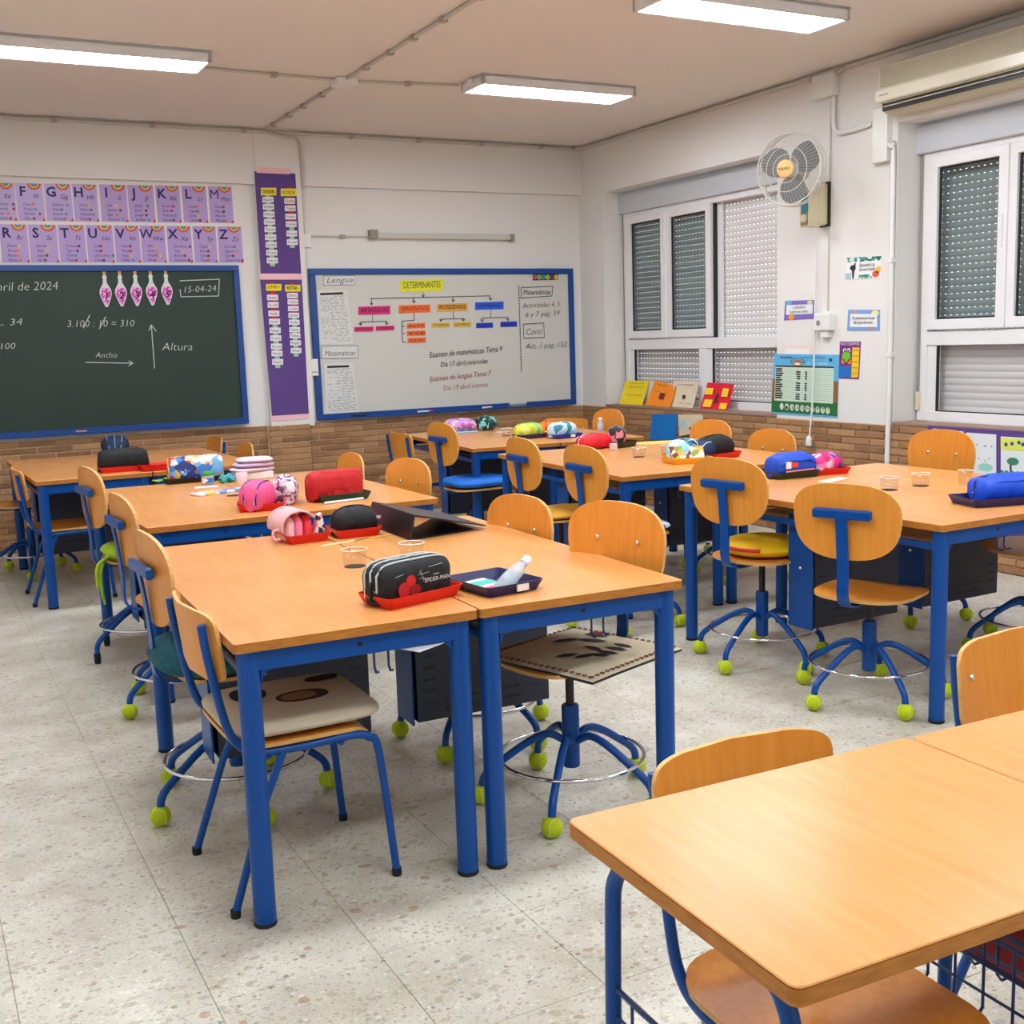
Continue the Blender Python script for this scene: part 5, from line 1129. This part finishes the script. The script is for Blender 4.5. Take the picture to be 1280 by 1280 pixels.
# nearest pair of desks
tray((1.215, 2.92, TH), .27, .27, .155, .034, REDT, 'bright red tray at the front edge of the nearest desks')
k = case((1.210, 2.93, TH+.004), .27, .258, .118, .116, BLKC, 'black three zip pencil case with red print and white lettering, nearest the camera', 3, ZIPW, rise=3.6, ends=5)
pf = lambda u, v: (u, -.0592, v)
for nm, cx, cz, a, b, m in (('red_print', -.06, .04, .02, .022, col(190, 24, 20)), ('red_print', -.035, .062, .017, .017, col(200, 26, 22)), ('red_print', -.022, .036, .022, .015, col(150, 16, 16))):
    obj(nm, MB().add([(cx+a*math.cos(q*PI/9), -.0606, cz+b*math.sin(q*PI/9)) for q in range(18)], [tuple(range(18))]).xf(Matrix.Translation((0, -.0012, 0))), m, k)
tx = text('lettering', 'SPIDER-MAN', .0165, WHITE, k, .012, -.0625, .05, rot=(PI/2, 0, 0), bold=.03); text('lettering', 'MARVEL', .006, WHITE, k, .044, -.0625, .067, rot=(PI/2, 0, 0), bold=.02)
wl = MB()
for a0, b0, a1, b1 in ((-.005, .085, .02, .05), (.0, .09, .01, .055), (-.01, .075, .03, .078), (-.005, .065, .022, .06), (-.09, .08, -.06, .085), (.03, .092, .08, .096)): wl.tube([(a0, -.0618, b0), (a1, -.0618, b1)], .0006, 4)
stuff(obj('white_lines', wl, ZIPW, k))
obj('side_loop', MB().tube(smooth_path([(-.118, 0, .07), (-.14, -.01, .05), (-.135, -.01, .02), (-.12, 0, .02)], 3), .005, 6), BLKC, k)
tray((1.475, 2.915, TH), .13, .20, .235, .032, NAVT, 'small navy tray with a booklet and clear bottle on the nearest desks', lab=.02)
bo = obj('booklet', MB().bbox(-.055, .055, -.08, .08, 0, .008, .001), mat('card_white', 0), None, (1.455, 2.925, TH+.0035), (0, 0, .25)); tag(bo, 'white booklet with magenta and teal bands in the navy tray', 'booklet')
obj('magenta_band', MB().box(-.052, -.0, -.05, -.03, .0082, .009), MAG, bo); obj('teal_band', MB().box(-.045, .05, .0, .05, .0082, .009), col(60, 180, 170), bo); obj('blue_band', MB().box(.0, .05, -.08, -.03, .0082, .009), col(120, 190, 226), bo)
bt = thing('plastic_bottle', 'small clear plastic bottle lying tilted in the navy tray', 'bottle', (1.495, 2.865, TH+.028), rot=(0, math.radians(66), .45))
FROST = mat('frosted_plastic', (214, 224, 228), .25, alpha=.55, spec=.6)
obj('bottle_body', MB().lathe([(.004, -.04), (.022, -.038), (.024, .0), (.022, .05), (.012, .082), (.011, .088)], n=20), FROST, bt); obj('cap', MB().lathe([(.013, .088), (.0135, .112), (.010, .116), (.001, .116)], n=16), mat('card_white', 0), bt)
# red trays by the seam, far end
tray((1.275, 4.10, TH), .06, .17, .20, .034, REDT, 'red tray holding the open pink case, on the nearest desks')
PKL = mat('pale_pink_cloth', (226, 176, 180), .8, bump=.3); PKH = mat('hot_pink_cloth', (240, 70, 120), .7, bump=.3, bscale=50)
k = thing('pencil_case', 'open pale pink pencil case with red and pink pockets inside', 'pencil case', (1.245, 4.10, TH+.005), .06)
for q, (xx, m) in enumerate(((-.036, PKL), (-.004, col(236, 120, 150)), (.03, col(222, 44, 56)))):
    obj('inner_pocket', MB().plate(superell(.021, .075, 3, 20), .092, lambda u, v, t: (xx+u*(1-.15*t/.09)+t*.12, v*(1-.25*(t/.09)**2), t), rings=(0, .5, .8, .93, 1), prof=lambda q_: max(.55, (1-q_**4)**.4)), m, k)
hd = MB(); vs = []; hn = 12
for i_ in range(hn+1):
    a_ = math.radians(195-165*i_/hn)
    for dy in (-.075, .08): vs.append((-.0+.072*math.cos(a_), dy, .055+.062*math.sin(a_)))
vs2 = [(x*.9, y, .055+(z-.055)*.9) for x, y, z in vs]; N0 = len(vs)
fs = [(2*a, 2*a+1, 2*a+3, 2*a+2) for a in range(hn)]+[(N0+2*a, N0+2*a+2, N0+2*a+3, N0+2*a+1) for a in range(hn)]+[(2*a, 2*a+2, N0+2*a+2, N0+2*a) for a in range(hn)]+[(2*a+1, N0+2*a+1, N0+2*a+3, 2*a+3) for a in range(hn)]+[(0, N0, N0+1, 1), (2*hn, 2*hn+1, N0+2*hn+1, N0+2*hn)]
obj('flap', MB().add(vs+vs2, fs, True), PKL, k); obj('ribbon_loop', MB().tube(smooth_path([(-.07, -.05, .05), (-.095, -.05, .045), (-.092, -.05, .015), (-.07, -.05, .015)], 3), .005, 6), PKL, k)
o = obj('patterned_sleeve', MB().prism([(-.028, 0), (.028, 0), (.006, .095), (-.012, .09)], -.012, .012, .003).xf(Matrix.Rotation(PI/2, 4, 'X')), patches('black_white_print', [(226, 220, 214), (40, 40, 48), (230, 226, 222), (90, 110, 110), (220, 150, 160)], 55), None, (1.335, 4.06, TH+.006), (0, 0, .1)); tag(o, 'upright white sleeve with black pattern beside the open pink case', 'sleeve')
tray((1.475, 4.08, TH), -.02, .18, .17, .034, REDT, 'red tray holding the black cloth case, beside the black binder')
k = case((1.48, 4.09, TH+.005), .02, .175, .13, .105, BLKC, 'crumpled black cloth case in the red tray beside the binder', 1, BLKC, rise=2.2, ends=2.4); obj('cloth_tag', MB().bbox(.078, .10, -.03, -.028, .05, .062, .0005), col(226, 160, 170), k)
o = obj('ruler', MB().bbox(-.105, .105, -.014, .014, 0, .003, .0008), mat('ruler_wood', (214, 188, 130), .5), None, (1.385, 3.935, TH), (0, 0, .26)); tag(o, 'short pale wooden ruler in front of the red trays', 'ruler')
o = obj('ruler', MB().bbox(-.10, .10, -.012, .012, 0, .003, .0008), mat('ruler_yellow', (210, 170, 60), .5), None, (1.52, 3.965, TH), (0, 0, .3)); tag(o, 'yellow ruler partly under the tray of the black case', 'ruler')
# black ring binder standing like a tent
BIN = mat('binder_black', (22, 22, 25), .35); bn = thing('ring_binder', 'black ring binder propped open like a tent on the nearest desks', 'binder', (1.715, 4.02, TH), -.02)
def slab(a, b, c, d, th, mb=None):
    a, b, c, d = map(Vector, (a, b, c, d)); nn = (b-a).cross(d-a).normalized(); return quad_mb([a, b, c, d], nn, th, mb)
obj('spine', slab((-.12, -.22, 0), (-.10, -.22, .092), (-.10, .22, .092), (-.12, .22, 0), .004), BIN, bn)
obj('front_cover', slab((-.103, -.22, .092), (.215, -.155, .012), (.215, .26, .012), (-.103, .22, .092), .005), BIN, bn)
obj('back_cover', slab((-.117, -.21, .003), (.165, -.15, .003), (.165, .22, .003), (-.117, .21, .003), .003), BIN, bn)
obj('metal_edge', MB().box(-.127, -.121, -.22, .22, 0, .005), CHROME, bn); obj('cardboard', slab((-.1, -.21, .05), (-.095, -.21, .088), (-.03, -.20, .072), (-.095, -.21, .05), .002), col(190, 150, 100), bn)
lv = MB()
for q in range(7): lv.lathe([(.004, 0), (.004, .003)], (-.099, -.15+q*.05, .095), 8)
stuff(obj('rivets', lv, CHROME, bn))

# second pair of desks
tray((1.385, 5.02, TH), -.28, .21, .19, .034, REDT, 'red tray under the pink case with blue zips')
PK2 = mat('pink_case_cloth', (236, 84, 140), .65, noise=.12, bump=.2, bscale=40); DBZ = mat('dark_blue_zip', (40, 34, 130), .5)
case((1.37, 5.02, TH+.005), .95, .20, .135, .125, PK2, 'pink pencil case with dark blue zips in a red tray', 2, DBZ, rise=2.6, ends=3)
case((1.535, 5.14, TH), 1.25, .21, .12, .13, patches('doodle_print', [(206, 180, 196), (70, 50, 80), (214, 170, 190), (230, 220, 226), (120, 60, 90)], 60), 'pencil case with a dark doodle print on lilac, behind the pink one', 1, rise=2.6, ends=3)
tray((1.78, 5.08, TH), .06, .26, .16, .034, GRNT, 'dark green tray under the big red case')
RDC = mat('red_cloth', (192, 16, 20), .65, bump=.2, bscale=60)
k = case((1.755, 5.09, TH+.005), .04, .265, .14, .135, RDC, 'big red pencil case with a wide flap in a dark green tray', 0, rise=3.6, ends=5)
obj('flap', MB().plate(superell(.095, .115, 6, 28), .006, lambda u, v, t: (u+.025, v*.62-.006, .128+t-9*max(0, abs(v)-.075)**1.3*1.2), rings=(0, .3, .55, .68, .76, .84, .92, 1)), RDC, k)
o = obj('pen', MB().tube([(-.10, 0, .006), (.10, 0, .006)], .006, 8), mat('card_white', 0), None, (1.76, 4.975, TH), (0, 0, .14)); tag(o, 'white pen lying in front of the dark green tray', 'pen')
P = at(280, 616); o = obj('flat_pouch', MB().bbox(-.155, .155, -.045, .045, 0, .012, .003), patches('colour_print', [(236, 240, 244), (90, 160, 220), (230, 200, 90), (170, 120, 200), (230, 232, 240), (80, 190, 190)], 24, .35), None, P+Vector((0, .02, 0)), (0, 0, .28)); tag(o, 'long white pouch with colourful print lying on the second left desk', 'pouch')
obj('white_edge', MB().bbox(-.16, -.15, -.047, .047, 0, .013, .003), mat('card_white', 0), o)
P = at(258, 609); o = obj('paper_card', MB().bbox(-.06, .06, -.025, .025, 0, .003, .001), mat('card_white', 0), None, P, (0, 0, -.2)); tag(o, 'small white card behind the colourful pouch', 'card')
P = at(262, 606); gj = thing('glue_jar', 'small white jar with a green lid and blue label', 'jar', P+Vector((.0, .03, 0)))
obj('jar_body', MB().lathe([(.030, 0), (.033, .004), (.033, .045), (.03, .05)], n=18), FROST, gj); obj('label_band', MB().lathe([(.0335, .01), (.0335, .036)], n=18, cap=False), patches('jar_label', [(40, 110, 190), (230, 234, 240), (60, 140, 200)], 40), gj); obj('lid', MB().lathe([(.034, .05), (.034, .066), (.03, .068), (.001, .068)], n=18), col(50, 140, 50), gj)
P = at(275, 605); o = thing('round_eraser', 'small round green cap lying beside the glue jar', 'cap', P+Vector((.03, .03, 0))); obj('cap_body', MB().lathe([(.020, 0), (.022, .006), (.018, .016), (.001, .018)], n=16), col(16, 130, 90), o)
P = at(248, 602)-Vector((0, .06, 0)); tray(P+Vector((0, .09, 0)), 0, .36, .15, .03, BLKT, 'long black tray under the comic print case')
case(P+Vector((0, .115, .005)), .0, .30, .14, .135, patches('comic_print', [(60, 130, 210), (226, 232, 240), (210, 60, 40), (240, 180, 50), (30, 60, 130), (236, 200, 160), (120, 180, 230)], 26), 'pencil case with a bright blue, red and yellow comic style print', 0, rise=4.5, ends=9, name='pencil_case')
P = at(222, 603); o = thing('lime_scoop', 'lime green scoop with a long handle in front of the comic print case', 'scoop', P+Vector((0, .02, .006)), .1)
LM = mat('lime_plastic', (150, 200, 30), .35)
obj('bowl', MB().plate(superell(.035, .026, 2.2, 20), .004, lambda u, v, t: (u-.10, v, .006+.012*(u*u+v*v)/.001*.5+t)), LM, o); obj('handle', MB().tube([(-.068, 0, .016), (.0, .01, .032), (.22, .01, .034)], .006, 6), LM, o)
P = at(302, 596)-Vector((0, .22, 0))
LCL = mat('lilac_cloth', (222, 200, 222), .85, bump=.3)
for q in range(3):
    o = cushion('folded_cloth', P+Vector((.03+.008*q, .10, .040+.026*q)), .25-.2*q, superell(.115-.008*q, .085, 4), .026, LCL if q != 1 else col(200, 178, 206, .85), ('lowest folded lilac cloth of the stack of three', 'middle folded lilac cloth of the stack of three', 'topmost folded pink cloth of the stack of three')[q]); o['category'] = 'cloth'
o = thing('cloth_box', 'flat white box under the folded cloths', 'box', P+Vector((.03, .10, 0))); obj('box_body', MB().bbox(-.10, .10, -.07, .07, 0, .04, .004), mat('card_white', 0), o)
P = at(305, 607); pc = thing('pink_cup', 'pale pink cup in front of the folded cloths', 'cup', P+Vector((0, .035, 0))); obj('cup_body', MB().lathe([(.026, 0), (.031, .066), (.029, .066), (.025, .004), (.001, .004)], n=20, cap=False), mat('pink_plastic', (236, 186, 190), .4), pc)
obj('cup_base', MB().lathe([(.001, 0), (.026, 0), (.026, .003)], n=20, cap=False), MATS['pink_plastic'], pc)
o = thing('teal_tissue', 'crumpled teal cloth between the comic case and the pink cup', 'cloth', at(288, 604)+Vector((0, .06, 0)), .3); TEAL = mat('teal_cloth', (60, 150, 160), .8, bump=.5, bscale=40)
obj('cloth_body', MB().plate(superell(.05, .04, 2.2, 24), .04, lambda u, v, t: (u, v, t+.012*math.sin(u*120)*math.cos(v*90)), prof=lambda q: max(.1, (1-q**3))), TEAL, o)
# far left pair
P = at(158, 590); tray(P+Vector((0, .08, 0)), 0, .30, .15, .034, REDT, 'red tray under the plain black case on the far left desk'); case(P+Vector((0, .085, .005)), 0, .30, .14, .135, BLKC, 'plain black pencil case in a red tray on the far left desk', 0, rise=2.6, ends=4)
P = at(145, 570)-Vector((0, .1, 0)); tray(P+Vector((0, .09, 0)), 0, .22, .14, .03, mat('tray_ochre', (190, 130, 40), .4), 'ochre tray under the blue striped case'); case(P+Vector((0, .10, .005)), 1.4, .17, .19, .14, patches('navy_cloth', [(20, 34, 60), (24, 40, 70), (16, 26, 50)], 10, .7), 'navy pencil case with three light blue zips, farthest on the left', 3, mat('light_blue_zip', (90, 160, 220), .5), rise=2.2, ends=2.6)
P = at(200, 589); tray(P+Vector((0, .10, 0)), 0, .20, .17, .04, REDT, 'empty red tray beside the comic print case')

# far whiteboard pair
P = Vector((3.92, 8.25, TH)); case(P, .1, .26, .2, .11, patches('pink_lilac_print', [(230, 140, 190), (200, 150, 220), (240, 200, 225), (180, 90, 160)], 30), 'pink and lilac rounded pencil case under the whiteboard', 2, mat('zip_lilac', (214, 190, 230), .5), rise=2.2, ends=2.6)
P = Vector((4.16, 8.26, TH)); case(P, .9, .18, .18, .115, patches('teal_black_print', [(20, 30, 34), (110, 200, 190), (24, 60, 66), (16, 18, 20), (60, 130, 130)], 34), 'black pencil case with teal stripes beside the pink and lilac one', 2, mat('zip_teal', (130, 210, 200), .5), rise=2.2, ends=2.6)
P = at(580, 538); o = thing('orange_cup', 'small orange pot between the two cases under the whiteboard', 'pot', P); obj('pot_body', MB().lathe([(.022, 0), (.028, .045), (.026, .045), (.021, .004), (.001, .004)], n=16, cap=False).lathe([(.001, 0), (.022, 0)], n=16, cap=False), col(240, 120, 20), o)
P = at(578, 541); o = obj('pencil_sleeve', MB().bbox(-.11, .11, -.04, .04, 0, .012, .005), col(140, 200, 210), None, P-Vector((0, .02, 0)), (0, 0, .05)); tag(o, 'flat pale turquoise sleeve in front of the pink and lilac case', 'sleeve')
P = at(668, 548); tray(P+Vector((0, .06, 0)), .12, .25, .14, .032, mat('tray_violet', (44, 34, 92), .4), 'dark violet tray under the yellow and green case')
case(P+Vector((-.01, .07, .005)), .12, .23, .12, .105, patches('yellow_green_print', [(226, 226, 60), (200, 214, 70), (236, 232, 110), (150, 200, 120)], 18), 'yellow and green pencil case on the far desk', 1, mat('zip_green', (120, 180, 120), .5), rise=2.4, ends=3)
P = at(690, 546); case(P+Vector((.0, .08, .0)), 1.0, .19, .13, .11, mat('orange_cloth', (240, 120, 24), .7, bump=.3), 'orange pencil case between the yellow and the pale blue ones', 1, BLACK, rise=2.4, ends=3)
P = at(706, 548); tray(P+Vector((.03, .05, 0)), .1, .24, .15, .032, BLUT, 'blue tray with a white sticker under the pale blue case', lab=.02)
case(P+Vector((.02, .07, .005)), .1, .22, .13, .11, patches('pale_blue_print', [(180, 220, 232), (190, 226, 236), (60, 130, 160), (200, 230, 240)], 12), 'pale blue and teal pencil case near the back corner', 0, rise=2.6, ends=3)
o = obj('paper_card', MB().bbox(-.07, .07, -.02, .02, 0, .003, .001), mat('card_white', 0), None, at(627, 540), (0, 0, .1)); tag(o, 'small white strip of paper between the holes of the far desks', 'paper')

# middle right pair
P = at(752, 562); case(P+Vector((-.0, .09, .0)), .1, .25, .15, .10, mat('bright_red_cloth', (222, 20, 40), .6, noise=.2, nscale=30, bump=.5, bscale=40), 'bright red pencil case on the middle right desk', 1, rise=2.3, ends=2.6)
P = at(775, 560); tray(P+Vector((.04, .07, 0)), .3, .2, .17, .04, mat('tray_dark_green', (24, 44, 30), .4), 'dark green tray beside the bright red case'); k = case(P+Vector((.04, .10, .005)), .9, .18, .12, .13, patches('pink_black_print', [(226, 130, 140), (22, 22, 24), (30, 30, 30), (220, 110, 124), (120, 120, 120)], 26), 'black and pink open pencil case in the dark green tray', 1, BLACK, rise=2.8, ends=4)
P = at(724, 558)-Vector((0, .06, 0)); o = thing('wipes_pack', 'small white pack with blue print left of the bright red case', 'pack', P+Vector((0, .02, 0)), .3); obj('pack_body', MB().bbox(-.035, .035, -.02, .02, 0, .07, .008), mat('card_white', 0), o); obj('blue_print', MB().box(-.02, .02, -.0212, -.0204, .015, .05), col(90, 120, 190), o)
P = at(768, 563); o = thing('eraser', 'small pale pink block in front of the bright red case', 'eraser', P+Vector((0, .01, 0)), .2); obj('block', MB().bbox(-.02, .02, -.015, .015, 0, .045, .004), mat('eraser_pink', (226, 196, 196), .6), o)
P = at(757, 541); o = thing('spray_bottle', 'small pale blue bottle standing behind the bright red case', 'bottle', P+Vector((.05, .15, 0)), 0); obj('bottle_body', MB().lathe([(.022, 0), (.026, .005), (.022, .05), (.012, .075), (.012, .09)], n=14), mat('pale_blue_plastic', (170, 190, 220), .4), o); obj('cap', MB().lathe([(.014, .09), (.014, .105), (.001, .107)], n=12), mat('card_white', 0), o)
o = obj('yellow_paper', MB().bbox(-.15, .15, -.10, .10, 0, .002, .0008), col(246, 200, 110), None, at(820, 554)+Vector((.02, .03, 0)), (0, 0, -.3)); tag(o, 'pale orange paper lying at the back of the middle right desks', 'paper')
P = at(868, 580); tray(P+Vector((.02, .10, 0)), -.18, .24, .20, .034, mat('tray_yellow', (244, 170, 30), .4), 'yellow tray with a printed card on the middle right desks')
PRN = patches('nature_print', [(236, 232, 214), (120, 60, 40), (220, 190, 60), (232, 226, 200), (150, 170, 80), (236, 232, 214)], 28)
o = obj('printed_card', slab((-.10, -.03, 0), (.09, -.045, 0), (.09, -.01, .085), (-.11, .0, .09), .003), PRN, None, P+Vector((.01, .08, .006)), (0, 0, -.22)); tag(o, 'white card with a brown and yellow print leaning in the yellow tray', 'card')
case(P+Vector((.06, .17, .005)), .5, .26, .16, .12, patches('blue_white_print', [(150, 210, 230), (226, 238, 244), (50, 110, 150), (120, 190, 220), (20, 50, 90)], 24), 'pale blue and white pencil case behind the yellow tray', 2, mat('zip_pale', (180, 220, 236), .5), rise=2.4, ends=3)
P = at(905, 575); tray(P+Vector((.06, .12, 0)), .2, .24, .16, .034, REDT, 'red tray under the black and navy cases at the middle right group')
case(P+Vector((.06, .16, .005)), .3, .27, .16, .125, BLKC, 'black pencil case at the far right of the middle right desks', 1, BLACK, rise=2.3, ends=2.6); case(P+Vector((-.06, .10, .0)), .5, .22, .11, .105, mat('navy_cloth2', (20, 36, 90), .7, bump=.3), 'navy pencil case in front of the black one', 2, mat('zip_pale', 0), rise=2.3, ends=2.6)
# nearest right pair
P = at(1002, 598); tray(P+Vector((.0, .075, 0)), -.08, .26, .15, .032, mat('tray_dark_green', 0), 'dark green tray under the blue case at the nearest right group')
BC = mat('blue_case_cloth', (10, 70, 190), .6, noise=.2, nscale=20, bump=.3)
k = case(P+Vector((.0, .08, .006)), -.08, .25, .14, .11, BC, 'blue pencil case with a raised flap and a red and white print', 0, rise=3, ends=4)
obj('flap', MB().plate(superell(.115, .075, 5, 24), .006, lambda u, v, t: (u, v*1.0, .113+t-6*v*v-.9*max(0, abs(u)-.07))), BC, k); obj('red_print', MB().bbox(-.05, -.01, -.0745, -.0695, .05, .075), col(220, 60, 60), k); obj('white_print', MB().bbox(-.08, -.05, -.0745, -.0695, .045, .08), mat('card_white', 0), k); obj('pencil', MB().tube([(-.08, -.072, .03), (.09, -.072, .034)], .0045, 6), col(230, 130, 110), k)
P = at(1045, 594); tray(P+Vector((.02, .085, 0)), -.25, .2, .15, .032, REDT, 'red tray under the pink patterned case'); k = case(P+Vector((.01, .10, .005)), .3, .22, .13, .10, patches('pink_print', [(236, 40, 130), (240, 120, 180), (226, 20, 90), (240, 200, 226), (90, 60, 160)], 26), 'hot pink patterned pencil case right of the blue one', 1, PKH, rise=2.4, ends=3)
o = obj('paper_card', MB().bbox(-.10, .10, -.03, .03, 0, .002, .0008), mat('card_white', 0), None, at(1042, 600), (0, 0, .3)); tag(o, 'white paper strip in front of the red tray of the pink case', 'paper')
tray(at(1262, 632)+Vector((.0, .08, 0)), -.28, .29, .20, .034, NAVT, 'navy tray with a bright blue case at the right photo edge')
P = at(1275, 630); BCL = mat('royal_blue_cloth', (6, 76, 214), .55, bump=.15); k = case(P+Vector((.02, .10, .006)), -.28, .26, .15, .10, BCL, 'bright blue pencil case at the right photo edge', 1, NAVT, rise=2.8, ends=5)
obj('flap', MB().plate(superell(.11, .07, 5, 24), .006, lambda u, v, t: (u+.01, v, .103+t-5*v*v-.5*max(0, -u-.07))), BC, k)
o = thing('red_eraser', 'red and white eraser inside the navy tray at the photo edge', 'eraser', at(1243, 617)+Vector((-.0, .03, .004)), .2); obj('block', MB().bbox(-.012, .012, -.012, .012, 0, .05, .004), col(200, 30, 60), o); obj('white_base', MB().bbox(-.025, .02, -.02, -.012, 0, .014, .003), mat('card_white', 0), o)
cup(at(1240, 612).x+.02, at(1240, 612).y+.16, 'clear cup standing behind the navy tray at the photo edge', .033, .07, z=TH)
